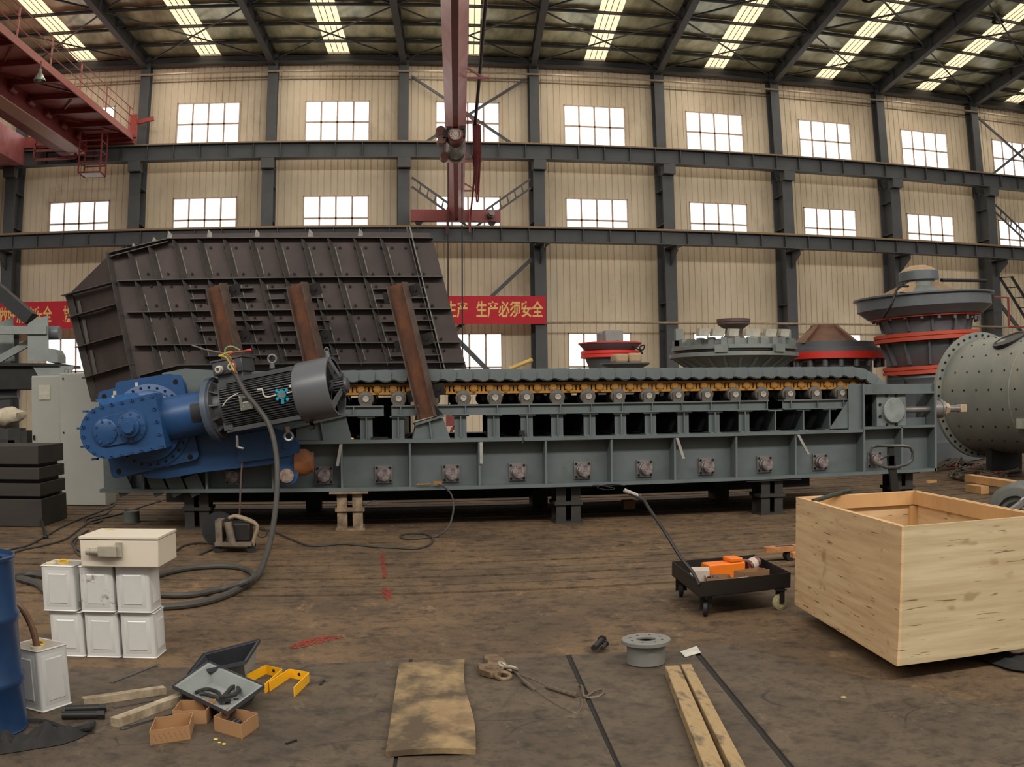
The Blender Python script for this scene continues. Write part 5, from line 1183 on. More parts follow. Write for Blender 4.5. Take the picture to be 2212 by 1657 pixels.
b = MB(); c = at(258, 1187, 6.12); b.obox(c+V((0, -.012, 0)), (.02, 0, 0), (0, .012, 0), (0, 0, .045)); b.obox(c+V((-.07, -.03, -.008)), (.06, 0, 0), (0, .025, 0), (0, 0, .03)); b.cyl(c+V((-.13, -.03, -.01)), c+V((-.2, -.03, -.01)), .024, .016, n=12); b.cyl(c+V((-.19, -.03, -.01)), c+V((-.215, -.03, -.01)), .022, n=12); b.build('plug_connector', mat('connector_grey', srgb(168, 160, 142), .5), t)
# brown smears on the middle tin
# front tin with hose
A = fz(93, 1542); B = fz(184, 1511.5); Cn = fz(60, 1522)
ux = (B-A).normalized()*.235; uy = V((-ux.y, ux.x, 0)).normalized()*.235; 
h = .36; b0 = A
# height from the photo: upper front corner
d = ray(84, 1407); h = EYE.z + d.z*(A.y/d.y) - .012
tin(A, ux, uy, h, 'white square tin with a brown hose stuck in its lid beside the blue drum', 'white square tins')
t = thing('hose', 'brown hose running from the blue drum into the front white tin', 'hose', A)
c2 = A+ux.normalized()*.055+uy.normalized()*.06+V((0, 0, h))
b = MB(); b.tube(curve([c2+V((0, 0, -.03)), c2+V((-.005, 0, .05)), c2+V((-.03, .0, .14)), c2+V((-.08, -.02, .23)), c2+V((-.2, -.05, .28))], 6), .02, 10); b.build('hose_run', mat('brown_hose', srgb(116, 84, 62), .5), t)
# blue oil drum
M_drum = mat('drum_blue_paint', srgb(28, 60, 100), .32, .1, .1, 3, dirt=srgb(22, 34, 52), dirt_scale=3, dirt_at=(.5, .8))
dc = V((-2.085, 4.66, .012)); t = thing('oil_drum', 'blue steel oil drum with rolling hoops at the left edge', 'drum', dc)
b = MB(); pr = [(.28, 0), (.29, .01), (.284, .02)]
for zz in (.26, .58): pr += [(.284, zz-.03), (.296, zz-.012), (.296, zz+.012), (.284, zz+.03)]
for zz in (.36, .40, .44, .48): pr += [(.284, zz-.012), (.288, zz), (.284, zz+.012)] if False else []
pr = sorted(set(pr), key=lambda q: q[1]) + [(.284, .86), (.292, .868), (.292, .882), (.282, .884), (.278, .862), (0, .862)]
b.lathe(dc, (0, 0, 1), pr, 56); b.build('drum_body', M_drum, t)
b = MB(); b.lathe(dc+V((.17, .08, .862)), (0, 0, 1), [(.035, 0), (.035, .012), (0, .012)], 20); b.build('bung', M_drum, t)
# ---------------------------------------------------------------- plywood crate
def ply(name, c, c2, rot=0): 
    return mat(name, c, .65, 0, .1, 2.2, c2, stretch=(.5, .5, 5), lo=.3, hi=.75, dirt=srgb(120, 88, 56), dirt_scale=1.3, dirt_at=(.64, .78))
M_ply = wood('plywood', srgb(214, 184, 142), srgb(188, 154, 114), srgb(140, 106, 70)); M_ply2 = wood('pale_plywood', srgb(196, 178, 144), srgb(172, 152, 116), srgb(134, 110, 76))
M_pine = mat('pine_batten', srgb(206, 158, 104), .65, 0, .12, 3, stretch=(1, 1, .3))
Lb, Fb = V((3.035, 6.64, .1)), V((2.856, 4.805, .1)); wv = V((1.02, -.03, 0)); zt = .90
t = thing('wooden_crate', 'large open plywood crate on low skids at the right', 'crate', (3.45, 5.7, 0))
Z = V((0, 0, zt-.1)); nl = (Fb-Lb).normalized(); th = .018
def panel(p, q, inward, m, nm):
    b = MB(); b.prism([p, q, q+Z, p+Z], inward*th); return b.build(nm, m, t)
ix = wv.normalized(); iy = -nl
panel(Lb, Fb, ix, M_ply, 'left_panel'); panel(Fb+ix*th, Fb+wv, iy, M_ply2, 'front_panel'); panel(Lb+wv, Fb+wv, -ix, M_ply, 'right_panel'); panel(Lb+ix*th, Lb+wv, -iy, M_ply, 'rear_panel')
b = MB(); k_ = (Lb+Fb+wv)/2+wv*0; k_ = (Lb+Fb+Fb+wv+Lb+wv)/4; b.prism([k_+(q_-k_)*.965+V((0, 0, .012)) for q_ in (Lb, Fb, Fb+wv, Lb+wv)], (0, 0, .02)); b.build('bottom_panel', M_ply2, t)
for p, q, inn in ((Lb, Fb, ix), (Fb, Fb+wv, iy), (Lb+wv, Fb+wv, -ix), (Lb, Lb+wv, -iy)):
    dd = (q-p).normalized()*th*1.2; b = MB(); b.prism([p+inn*th+dd+Z-V((0, 0, .10)), q+inn*th-dd+Z-V((0, 0, .10)), q+inn*th-dd+Z-V((0, 0, .003)), p+inn*th+dd+Z-V((0, 0, .003))], inn*.028); b.build('top_batten', M_pine, t)
for p, a, c in ((Lb, ix, -iy), (Lb+wv, -ix, -iy), (Fb, ix, iy), (Fb+wv, -ix, iy)):
    b = MB(); o_ = p+a*(th+.001)+c*(th+.001); b.prism([o_+V((0, 0, .03)), o_+a*.06+V((0, 0, .03)), o_+a*.06+c*.045+V((0, 0, .03)), o_+c*.045+V((0, 0, .03))], Z-V((0, 0, .14))); b.build('corner_post', M_pine, t)
for k, f in enumerate((.17, .5, .83)):
    b = MB(); p = Fb+wv*f+iy*.3; q = Lb+wv*f-iy*.2; p = V((p.x, p.y, .056)); q = V((q.x, q.y, .056)); b.bar(p, q, .08, .086); b.build('skid', M_pine, t)
b = MB(); b.tube([at(1756, 1083, 6.35), at(1795, 1071, 6.5), at(1836, 1060, 6.68)], .017, 8); b.tube(curve([at(1812, 1067, 6.58), at(1824, 1062, 6.6), at(1838, 1061, 6.66)], 4), .012, 6); tag(b.build('pry_bar', mat('dark_green_bar', srgb(50, 58, 50), .5, .3)), 'dark bar lying across the left rim of the plywood crate', 'bar')
b = MB(); b.bar(at(2165, 1116, 5.3), at(2214, 1082, 5.3), .04, .03); b.torus(at(2212, 1088, 5.3), (0, 1, 0), .035, .01); tag(b.build('steel_hook', M_greyd), 'silver hook tool resting on the right rim of the crate', 'hook')
# black cloth squeezed under the crate
def cloth(pts, label, m, name='black_cloth', amp=.05, nx=26, ny=12, seed=0, z0=.012, sheet=False):
    # quad patch (four floor points) with folds
    b = MB(); g = []
    for j in range(ny+1):
        row = []
        for i in range(nx+1):
            u, v = i/nx, j/ny; p = pts[0].lerp(pts[1], u).lerp(pts[3].lerp(pts[2], u), v)
            e = min(u, 1-u, v, 1-v)*4; e = min(1, e)
            h_ = abs(noise.noise(V((p.x*13+seed, p.y*6+p.x*5, seed))))*amp*1.6*e+amp*.35*e+.002
            wob = noise.noise(V((p.x*5, p.y*5, seed+9)))*.05
            row.append(b.bm.verts.new((p.x+wob, p.y+wob*.6, z0+h_)))
        g.append(row)
    for j in range(ny):
        for i in range(nx): b.bm.faces.new((g[j][i], g[j][i+1], g[j+1][i+1], g[j+1][i]))
    o = b.build(name, m, smooth=80); s = o.modifiers.new('thickness', 'SOLIDIFY'); s.thickness = .004; s.offset = 1
    return tag(o, label, 'cloth')
M_cloth = mat('black_cloth', srgb(34, 32, 31), .85, 0, .2, 8)
cloth([fz(2060, 1415), fz(2330, 1480), fz(2330, 1425), fz(2075, 1402)], 'black cloth spread on the floor under the right front of the crate', M_cloth, amp=.035)
# ---------------------------------------------------------------- tool cart
M_cart = mat('black_cart_steel', srgb(40, 36, 33), .5, .3, .12, 3)
zt1 = at(1512, 1257, 6.84).z; zb1 = at(1512, 1291, 6.84).z
P4 = [fl(1512, 1257, zt1), fl(1708, 1237, zt1), fl(1629, 1198, zt1), fl(1451.5, 1213, zt1)]
cen = sum(P4, V((0, 0, 0)))/4
t = thing('tool_cart', 'low black steel tray cart on casters beside the crate', 'cart', (cen.x, cen.y, 0))
dz = V((0, 0, zb1-zt1))
b = MB()
for i in range(4):
    p, q = P4[i], P4[(i+1) % 4]; n = V((-(q-p).y, (q-p).x, 0)).normalized(); b.prism([p, q, q+dz, p+dz], n*.005)
b.prism([p+dz for p in P4], (0, 0, .006)); b.build('tray', M_cart, t)
M_wheel = mat('yellowed_caster', srgb(176, 166, 128), .5)
for (wx, wy), yaw_ in (((1524, 1331), 1.2), ((1684, 1317), .25), ((1471, 1289), 1.3), ((1640, 1270), .3)):
    g = fl(wx, wy); r = .062; ad = V((cos(yaw_), sin(yaw_), 0)); ad = V((-ad.y, ad.x, 0)) if False else ad
    axl = V((sin(yaw_), -cos(yaw_), 0)); c = g+V((0, 0, r))
    b = MB(); b.lathe(c-axl*.02, axl, [(.02, 0), (.045, 0), (.05, .004), (r, .006), (r, .034), (.05, .036), (.045, .04), (.02, .04)], 24); p = b.build('caster', M_wheel if yaw_ < .5 else M_black, t)
    b = MB()
    for e in (-1, 1): b.prism([c+axl*e*.026+V((-.02, 0, -.01)), c+axl*e*.026+V((.02, 0, -.01)), c+axl*e*.026+V((.02, 0, zb1-r)), c+axl*e*.026+V((-.02, 0, zb1-r))], axl*.004)
    b.obox(V((c.x, c.y, zb1-.006)), (.04, 0, 0), (0, .04, 0), (0, 0, .004)); b.build('fork', M_cart, p)
hb = P4[0]+V((-.01, -.01, -.02)); pts = [hb, at(1497, 1237, 6.88), at(1470, 1203, 6.98), at(1437, 1150, 7.12), at(1405, 1103, 7.3), at(1392, 1082, 7.4)]
b = MB(); b.tube(curve(pts, 6), .014, 8); q = pts[-1]; b.tube([q, at(1378, 1068, 7.45)], .010, 6); b.tube([q, at(1358, 1066, 7.45)], .010, 6); b.build('draw_bar', M_cart, t)
b = MB(); b.cyl(at(1348, 1059, 7.45), at(1383, 1073, 7.45), .016, n=10); b.build('grip', mat('bright_grip', srgb(200, 192, 180), .35, .5), t, 'bright tube grip')
# what lies in the cart
M_card = mat('cardboard', srgb(146, 108, 74), .8, 0, .08, 3); M_cardw = mat('white_carton', srgb(186, 170, 156), .7, 0, .05, 3); M_cardr = mat('carton_red_print', srgb(186, 50, 44), .6)
zc = zb1+.007
def open_box(base, h, label, m, name='cardboard_box', th=.004, group=None, flap=None):
    base = [V((p.x, p.y, base[0].z)) for p in base]; cx = sum(base, V((0, 0, 0)))/4
    t = thing(name, label, 'box', cx, group); ar = sum((base[i].x*base[(i+1) % 4].y-base[(i+1) % 4].x*base[i].y) for i in range(4))
    if ar < 0: base = base[::-1]
    b = MB()
    for i in range(4):
        p, q = base[i], base[(i+1) % 4]; n = V((-(q-p).y, (q-p).x, 0)).normalized()
        k = 6; top = [p.lerp(q, j/k)+V((0, 0, h*(1+(.03*sin(j*2.1+i) if 0 < j < k else 0)))) for j in range(k+1)]
        b.prism([p, q]+top[::-1], n*th)
    b.prism(base, (0, 0, th)); b.build('carton', m, t); return t
def rect(c, w_, d_, a, z):
    ux, uy = V((cos(a), sin(a), 0)), V((-sin(a), cos(a), 0)); c = V((c.x, c.y, z)); return [c-ux*w_/2-uy*d_/2, c+ux*w_/2-uy*d_/2, c+ux*w_/2+uy*d_/2, c-ux*w_/2+uy*d_/2]
def cu(u, v, z=None):       # a place in the tray: u from its left end, v from its front edge
    p = P4[0].lerp(P4[1], u).lerp(P4[3].lerp(P4[2], u), v); return V((p.x, p.y, zc if z is None else z))
def obx(u, v, w_, d_, a, h, label, m): return open_box(rect(cu(u, v), w_, d_, a, zc), h, label, m)
obx(.30, .30, .20, .17, -.25, .085, 'open brown carton of metal parts at the front of the cart', M_card)
for k in range(6):
    p = cu(.30, .30)+V((random.uniform(-.06, .05), random.uniform(-.04, .04), 0)); b = MB(); b.cyl(p+V((0, 0, .012)), p+V((random.uniform(-.02, .02), .01, .085)), .016, n=8); tag(b.build('metal_part', M_greyd if k % 2 else M_dark), 'small metal part in the open carton of the cart', 'metal part', 'loose metal parts in the cart carton')
obx(.70, .34, .25, .14, .25, .10, 'open brown carton at the right in the black cart', M_card)
b = MB(); b.prism(rect(cu(.17, .52), .15, .2, -.3, zc), (0, 0, .115)); tag(b.build('white_carton', M_cardw), 'white carton at the left in the black cart', 'box')
b = MB(); P = rect(cu(.50, .17), .17, .08, .08, zc); b.prism(P, (0, 0, .075)); b.use(1); b.prism([P[0]+V((0, -.001, .02)), P[0].lerp(P[1], .38)+V((0, -.001, .02)), P[0].lerp(P[1], .38)+V((0, -.001, .066)), P[0]+V((0, -.001, .066))], (0, -.0006, 0))
tag(b.build('white_carton', [M_cardw, M_cardr]), 'white carton with red print at the front of the cart', 'box')
M_or = mat('orange_plastic', srgb(228, 116, 24), .45, 0, .04)
b = MB(); b.prism(rect(cu(.49, .66), .33, .16, .12, zc), (0, 0, .13)); tb_ = tag(b.build('tool_case', M_or, bev=.012), 'bright orange plastic tool case in the cart', 'tool case')
b = MB(); b.prism(rect(cu(.60, .66), .11, .15, .12, zc+.131), (0, 0, .035)); b.build('case_lid', M_or, tb_, bev=.008)
r = .05; c = cu(.84, .66); b = MB(); b.cyl(c+V((-.05, -.02, .075)), c+V((.05, .03, .105)), r, n=20); b.use(1); b.lathe(c+V((-.05, -.02, .075)), V((.1, .05, .03)), [(r+.003, .02), (r+.003, .08)], 20, False); tag(b.build('can', [mat('can_red_brown', srgb(120, 76, 70), .4, .2), M_cardw]), 'white labelled can lying in the far corner of the cart', 'can')
b = MB(); b.torus(cu(.735, .62, zc+.075), (.3, -1, .2), .055, .016, 18, 8); tag(b.build('tape_ring', mat('brown_ring', srgb(132, 82, 70), .5)), 'brown ring standing between the orange case and the can', 'ring')
# ---------------------------------------------------------------- pallet truck behind the crate
M_pt = mat('orange_truck_paint', srgb(186, 126, 74), .6, 0, .15, 6, srgb(130, 84, 52))
t = thing('pallet_truck', 'orange pallet truck behind the crate with a dark upright handle', 'pallet truck', (4.7, 8.9, 0))
for y in (8.62, 9.06):
    b = MB(); xo = 3.96 if y < 9 else 3.86
    P = [(xo, y-.05), (xo-.05, y-.02), (xo-.05, y+.06), (xo, y+.09), (5.1, y+.09), (5.1, y-.05)]
    for k in range(1): b.prism([(x, yy, .10) for x, yy in P], (0, 0, .05))
    p = b.build('fork', M_pt, t)
    b = MB(); b.box(xo+.06, xo+.26, y-.02, y+.06, .149, .1515); b.build('wheel_slot', M_black, p)
    b = MB(); b.cyl((xo+.22, y-.03, .05), (xo+.22, y+.07, .05), .05, n=20); b.build('fork_roller', M_dark, t)
b = MB(); b.box(5.05, 5.2, 8.66, 9.22, .14, .5); b.build('chassis', M_pt, t)
b = MB(); b.cyl((5.25, 8.94, .1), (5.25, 8.94, .5), .06, n=16); b.build('pump', M_dark, t)
for y in (8.86, 9.02):
    b = MB(); b.cyl((5.27, y-.03, .1), (5.27, y+.03, .1), .1, n=20); b.build('steer_wheel', M_black, t)
b = MB(); b.bar(V((5.25, 8.94, .48)), at(1924, 985, 8.94), .085, .03, up=(0, 1, 0)); b.bar(at(1924, 1005, 8.94), at(1924, 965, 8.94), .07, .03, up=(0, 1, 0)); b.build('handle_stem', M_dark, t)
lp = [(1896, 963), (1950, 963), (1966, 966), (1972, 978), (1970, 994), (1960, 1003), (1934, 1010), (1914, 1010), (1890, 1002), (1883, 992), (1879, 978), (1884, 966)]
b = MB(); b.tube([at(x, y, 8.92) for x, y in lp], .016, 8, True); b.build('handle_loop', mat('handle_grey', srgb(76, 74, 72), .4, .3), t)
b = MB(); b.tube([at(1902, 993, 8.9), at(1920, 983, 8.9)], .008, 6); b.build('lever', M_dark, t)
# ---------------------------------------------------------------- plywood board, timbers, hub, clamp
b = MB(); nx, ny = 12, 16; g = []
C4 = [fz(834, 1636), fz(1028, 1631), fz(1001, 1433), fz(863, 1441)]
for lay in (0, 1):
    gg = []
    for j in range(ny+1):
        row = []
        for i in range(nx+1):
            u, v = i/nx, j/ny; p = C4[0].lerp(C4[1], u).lerp(C4[3].lerp(C4[2], u), v)
            row.append(b.bm.verts.new((p.x+(.012*sin(v*7) if i == nx else 0), p.y, .0125+(.028 if lay else 0)+.012*abs(sin(u*3.1))*(1-v)+.008*noise.noise(V((u*3, v*3, 1)))*0)))
        gg.append(row)
    g.append(gg)
for j in range(ny):
    for i in range(nx): b.bm.faces.new((g[1][j][i], g[1][j][i+1], g[1][j+1][i+1], g[1][j+1][i])); b.bm.faces.new((g[0][j][i], g[0][j+1][i], g[0][j+1][i+1], g[0][j][i+1]))
for j in range(ny):
    for i in (0, nx): b.bm.faces.new((g[0][j][i], g[1][j][i], g[1][j+1][i], g[0][j+1][i]))
for i in range(nx):
    for j in (0, ny): b.bm.faces.new((g[0][j][i], g[0][j][i+1], g[1][j][i+1], g[1][j][i]))
M_oldply = mat('stained_plywood', srgb(146, 122, 86), .8, 0, .2, 3.2, srgb(78, 64, 46), detail=10, lo=.42, hi=.6, stretch=(1, .8, 1), dirt=srgb(104, 66, 38), dirt_scale=1.9, dirt_at=(.55, .8))
tag(b.build('plywood_board', M_oldply), 'stained rectangular plywood board lying on the near floor plates', 'board')
M_timber = mat('sawn_timber', srgb(182, 156, 112), .75, 0, .2, 9, srgb(132, 106, 72), lo=.3, hi=.7, stretch=(1.6, .5, 1.6), detail=10, dirt=srgb(96, 80, 60), dirt_scale=9, dirt_at=(.48, .64))
for (a, c, w_, lab) in (((1452, 1437), (1558, 1690), .085, 'weathered timber beam on the near floor, left one of a pair'), ((1482, 1434), (1613, 1690), .062, 'paler timber beam on the near floor, right one of a pair')):
    p, q = fl(*a, .075), fl(*c, .075); p.z = q.z = .0435; b = MB(); b.bar(p, q, w_, .06); tag(b.build('timber_beam', M_timber, bev=.004), lab, 'timber')
M_hub = mat('hub_grey_paint', srgb(126, 124, 118), .5, .1, .1, 4)
hc = fl(1396, 1436, .012); hc = V((1.628, 5.72, .012)); t = thing('flanged_hub', 'grey flanged hub standing on the near floor with a round hole on top', 'hub', hc)
b = MB(); b.lathe(hc, (0, 0, 1), [(.112, .006), (.118, .006), (.118, .10), (.124, .128), (.152, .132), (.152, .152), (.148, .156), (.062, .156), (.058, .152), (.058, .140), (.110, .138), (.112, .006)], 56, cap=False); b.use(1)
for k in range(8):
    a = 2*pi*k/8+.3; b.lathe(hc+V((.10*cos(a), .10*sin(a), .1562)), (0, 0, 1), [(.008, 0), (.008, .0008), (0, .0008)], 12)
b.build('hub_body', [M_hub, M_bolt], t)
b = MB(); b.lathe(hc, (0, 0, 1), [(.117, .0), (.117, .008)], 24); b.build('hub_base', M_black, t)  # base coloured black so the hole above it looks shaded
# plate lifting clamp with wire sling
M_clamp = mat('rusty_clamp', srgb(134, 112, 86), .6, .3, .15, 14, srgb(88, 68, 50))
t = thing('lifting_clamp', 'rusty plate lifting clamp with a wire rope sling on the near floor', 'lifting clamp', fz(1080, 1460))
b = MB()
def cl(pts, z0, z1):
    b.prism([V((p.x, p.y, z0)) for p in [fl(*q, z1) for q in pts]], (0, 0, z1-z0))
out_ = [(1032, 1428), (1040, 1420), (1058, 1414), (1084, 1418), (1098, 1432), (1092, 1450), (1075, 1462), (1038, 1448)]
cl([(1031, 1432), (1052, 1433), (1056, 1426), (1046, 1422), (1044, 1414), (1072, 1413), (1088, 1422), (1097, 1436), (1080, 1450), (1060, 1452), (1036, 1445)], .016, .055)
b.build('clamp_body', M_clamp, t, bev=.004)
b = MB(); c = fl(1065, 1440, .06); b.lathe(V((c.x, c.y, .05)), (0, 0, 1), [(.045, 0), (.045, .01), (.03, .012), (0, .012)], 18); b.build('clamp_pivot', M_clamp, t)
b = MB(); b.torus(fl(1087, 1460, .03), (.1, -.3, 1), .042, .013, 22, 8); b.build('ring', M_clamp, t)
b = MB(); b.torus(fl(1086, 1437, .06), (.6, -.2, 1), .026, .009, 18, 8); b.torus(fl(1104, 1445, .04), (.3, .6, 1), .035, .012, 18, 8); b.build('shackle', mat('pale_shackle', srgb(176, 164, 144), .45, .4), t)
M_wire = mat('wire_rope', srgb(112, 98, 84), .5, .4, .2, 60)
b = MB(); b.tube(curve([fz(1098, 1437), fl(1116, 1455, .03), fl(1140, 1478, .02), fz(1165, 1497), fz(1190, 1515), fz(1225, 1534), fz(1246, 1539), fz(1256, 1528), fz(1256, 1510), fz(1250, 1492), fl(1252, 1482, .03), fl(1257, 1484, .04), fl(1260, 1500, .03), fz(1268, 1507), fz(1290, 1505), fl(1303, 1497, .02), fl(1300, 1490, .03), fl(1285, 1492, .03), fz(1262, 1505), fz(1225, 1497), fz(1190, 1486), fz(1150, 1468), fl(1118, 1455, .02), fl(1100, 1438, .04)], 6), .0075, 7); b.build('sling', M_wire, t)
b = MB(); b.tube(curve([fl(1130, 1470, .03), fl(1142, 1480, .024), fz(1158, 1493)], 4), .013, 8); b.tube(curve([fl(1180, 1483, .024), fl(1215, 1494, .024), fl(1245, 1503, .024)], 4), .013, 8); b.build('splice', M_wire, t)
for i, (x0, y0, x1, y1, r, lab) in enumerate(((1283, 1404, 1300, 1387, .02, 'dark hexagon bolt lying behind the clamp, larger of two'), (1301, 1404, 1308, 1394, .014, 'dark bolt lying behind the clamp, smaller of two'))):
    p, q = fl(x0, y0, .012+r), fl(x1, y1, .012+r); p.z = q.z = .013+r*1.6; b = MB(); b.cyl(p, q, r, n=14); d_ = (q-p).normalized(); b.lathe(q, d_, [(r*1.6, 0), (r*1.6, r), (0, r)], 6); tag(b.build('bolt', M_dark), lab, 'bolt')
b = MB(); P = [fl(*q, .016) for q in ((1469, 1408), (1505, 1396), (1514, 1410), (1480, 1420))]; b.prism(P, (0, 0, .002)); tag(b.build('paper_scrap', mat('paper', srgb(206, 202, 190), .8)), 'white scrap of paper beside the grey flanged hub', 'paper')
b = MB(); b.tube(curve([fl(*q, .004) for q in ((1748, 1475), (1715, 1478), (1690, 1482), (1684, 1494), (1700, 1500), (1708, 1494))], 6), .003, 6); tag(b.build('wire_scrap', mat('pale_wire', srgb(150, 140, 120), .5)), 'pale hooked scrap of wire on the floor before the crate', 'wire')
b = MB(); c = fl(1822, 1507, .012); b.ball(c, .018, 1, 1, .5); tag(b.build('wood_chip', M_timber), 'small pale chip on the floor below the crate corner', 'chip')
# ---------------------------------------------------------------- left heap: trays, brackets, cartons, bars
M_tray = mat('tray_grey_paint', srgb(150, 154, 150), .45, .15, .08, 4); M_trayd = mat('tray_dark_outside', srgb(64, 64, 68), .5, .1)
def pan(rim, depth, label, ins=.2, dirn=None, extra=None):
    n = (rim[1]-rim[0]).cross(rim[3]-rim[0]).normalized(); n = n if n.z > 0 else -n
    if dirn: n = dirn
    c = sum(rim, V((0, 0, 0)))/4; inner = [p.lerp(c, .1) for p in rim]; bot = [p.lerp(c, ins)-n*depth for p in inner]
    t = thing('metal_tray', label, 'tray', c-n*depth, 'grey metal trays')
    b = MB(); rv = [b.bm.verts.new(p) for p in rim]; iv = [b.bm.verts.new(p) for p in inner]; bv = [b.bm.verts.new(p) for p in bot]
    for i in range(4):
        j = (i+1) % 4; b.bm.faces.new((rv[i], rv[j], iv[j], iv[i])); b.bm.faces.new((iv[i], iv[j], bv[j], bv[i]))
    b.bm.faces.new(bv)
    o = b.build('tray_pan', [M_tray, M_trayd], t, smooth=20); s = o.modifiers.new('t', 'SOLIDIFY'); s.thickness = .003; s.material_offset = 1; s.offset = 0
    b = MB()
    for i in range(4): b.bar(rim[i], rim[(i+1) % 4], .004, .022)
    b.build('tray_rim', M_trayd, t)
    return t, bot
zr = .105
rim = [fl(373, 1484, zr), fl(450, 1431, zr+.01), fl(571, 1483, zr), fl(492, 1541, zr-.01)]
pt, bot = pan(rim, .085, 'grey metal tray lying open with black straps inside', dirn=V((0, 0, 1)))
rim2 = [fl(405, 1458, .06), fl(439, 1415, .14), fl(562, 1383, .24), fl(531, 1431, .16)]
pan(rim2, .13, 'dark grey metal tray propped on edge behind the first tray', dirn=V((-.15, -.45, .87)).normalized())
M_strap = mat('black_strap', srgb(30, 28, 27), .6)
b = MB(); zz = .045
b.tube(curve([fl(*q, zz) for q in ((424, 1496), (440, 1490), (455, 1490), (472, 1497), (475, 1508), (460, 1505), (445, 1500), (432, 1499))], 6), .012, 8)
b.tube(curve([fl(*q, zz+.01) for q in ((478, 1510), (490, 1498), (500, 1486), (512, 1482), (516, 1490), (508, 1500), (494, 1504), (482, 1508))], 6), .013, 8); b.obox(fl(483, 1512, zz), (.03, .01, 0), (-.01, .02, 0), (0, 0, .008))
tag(b.build('strap', M_strap), 'black looped strap lying in the open grey tray', 'strap')
for i, (x, y) in enumerate(((510, 1510), (492, 1519))):
    b = MB(); b.torus(fl(x, y, .024), (0, 0, 1), .012, .003, 14, 6); tag(b.build('washer', M_dark), 'small %s washer in the open grey tray' % ('right', 'left')[i], 'washer')
M_ybr = mat('yellow_bracket_paint', srgb(236, 172, 22), .45, 0, .04, 4)
def ubr(pts, label):
    P = [fz(*q) for q in pts]; t_ = curve(P, 1); b = MB(); h_ = .055; n = len(P)
    pp = []
    for i, p in enumerate(P):   # rounded corners
        if 0 < i < n-1:
            for k in range(5):
                s_ = k/4; a, c = p+(P[i-1]-p).normalized()*.02, p+(P[i+1]-p).normalized()*.02; pp.append(a*(1-s_)**2+p*2*s_*(1-s_)+c*s_*s_)
        else: pp.append(p)
    vs = []
    for i, p in enumerate(pp):
        d_ = (pp[min(i+1, len(pp)-1)]-pp[max(i-1, 0)]).normalized(); n_ = V((-d_.y, d_.x, 0))*.003
        vs.append([b.bm.verts.new(p+n_), b.bm.verts.new(p-n_), b.bm.verts.new(p-n_+V((0, 0, h_))), b.bm.verts.new(p+n_+V((0, 0, h_)))])
    for q, r in zip(vs, vs[1:]):
        for k in range(4): b.bm.faces.new((q[k], q[(k+1) % 4], r[(k+1) % 4], r[k]))
    b.bm.faces.new(vs[0][::-1]); b.bm.faces.new(vs[-1])
    b.use(1); mid = (P[1]+P[2])/2+V((0, 0, .032)); d_ = (P[2]-P[1]).normalized(); n_ = V((-d_.y, d_.x, 0)); n_ = n_ if n_.y < 0 else -n_; b.lathe(mid+n_*.0032, n_, [(.011, 0), (.011, .0006), (0, .0006)], 14)
    tag(b.build('yellow_bracket', [M_ybr, M_dark]), label, 'bracket', 'yellow U brackets')
ubr([(534, 1477), (574, 1456), (611, 1464), (573, 1498)], 'yellow U-shaped bracket nearer the grey tray, partly behind the other')
ubr([(583, 1493), (626, 1464), (669, 1472), (636, 1505)], 'yellow U-shaped bracket in front, its open end to the right')
M_box1 = mat('brown_carton', srgb(158, 118, 80), .8, 0, .06, 3)
def cbox(tops, hgt, label, m):
    base = [fl(x, y, .012+hgt) for x, y in tops]; base = [V((p.x, p.y, .012)) for p in base]; return open_box(base, hgt, label, m, group='small brown cartons')
bA = cbox([(322.6, 1579), (409, 1567), (417.5, 1538), (335, 1550)], .075, 'small open carton with printed lines at the front left of three', M_box1)
b = MB(); pA, qA = fl(324, 1582, .012+.075), fl(410, 1569, .012+.075); pA.z = qA.z = .012; d_ = (qA-pA); n_ = V((d_.y, -d_.x, 0)).normalized()*.0045
for k in range(7):
    a = pA.lerp(qA, .06+k*.13)+n_; b.prism([a+V((0, 0, .06)), a+V((0, 0, .064))+d_*.004, a+d_*.09+V((0, 0, .02)), a+d_*.09+V((0, 0, .016))], n_*.05)
b.build('print', mat('carton_print', srgb(120, 86, 58), .8), bA, 'printed slanting lines')
cbox([(372, 1536), (445, 1535), (466, 1510), (390, 1512)], .075, 'small open empty carton at the back of three, against the tray', M_box1)
cbox([(461, 1548), (520.6, 1565), (557, 1540), (494, 1527)], .078, 'small open carton holding black parts at the right of three', M_box1)
for k in range(3):
    c = fl(492+k*8, 1560+k*3, .03); b = MB(); b.cyl(c, c+V((.03, .01, .02)), .014, n=10); tag(b.build('rubber_part', M_strap), 'black part inside the right small carton', 'part', 'black parts in the carton')
M_bar = mat('painted_bar', srgb(178, 162, 136), .7, 0, .15, 9, srgb(128, 110, 88))
def flatbar(p, q, w_, th_, m, label, name='wood_bar', z=.012):
    P, Q = fl(*p, z+th_), fl(*q, z+th_); P.z = Q.z = z+th_/2+.0005; b = MB(); b.bar(P, Q, w_, th_); tag(b.build(name, m), label, 'bar')
flatbar((178, 1508), (355, 1483), .052, .04, M_bar, 'mottled cream bar lying between the front tin and the trays')
flatbar((246, 1552), (396, 1497), .055, .045, M_bar, 'mottled cream bar pointing at the open grey tray')
M_strip = mat('grey_strip_steel', srgb(86, 80, 74), .5, .4, .12, 6)
for i, (p, q, lab) in enumerate((((240, 1474), (342, 1434), 'thin steel strip lying behind the cream bars'), ((246, 1528), (330, 1512), 'thin steel strip lying between the two cream bars'), ((262, 1575), (372, 1541), 'thin steel strip lying just in front of the cream bar'), ((278, 1566), (400, 1532), 'thin steel strip ending under the small cartons'))):
    flatbar(p, q, .024, .005, M_strip, lab, 'steel_strip', z=.012+(.006 if i == 3 else 0))
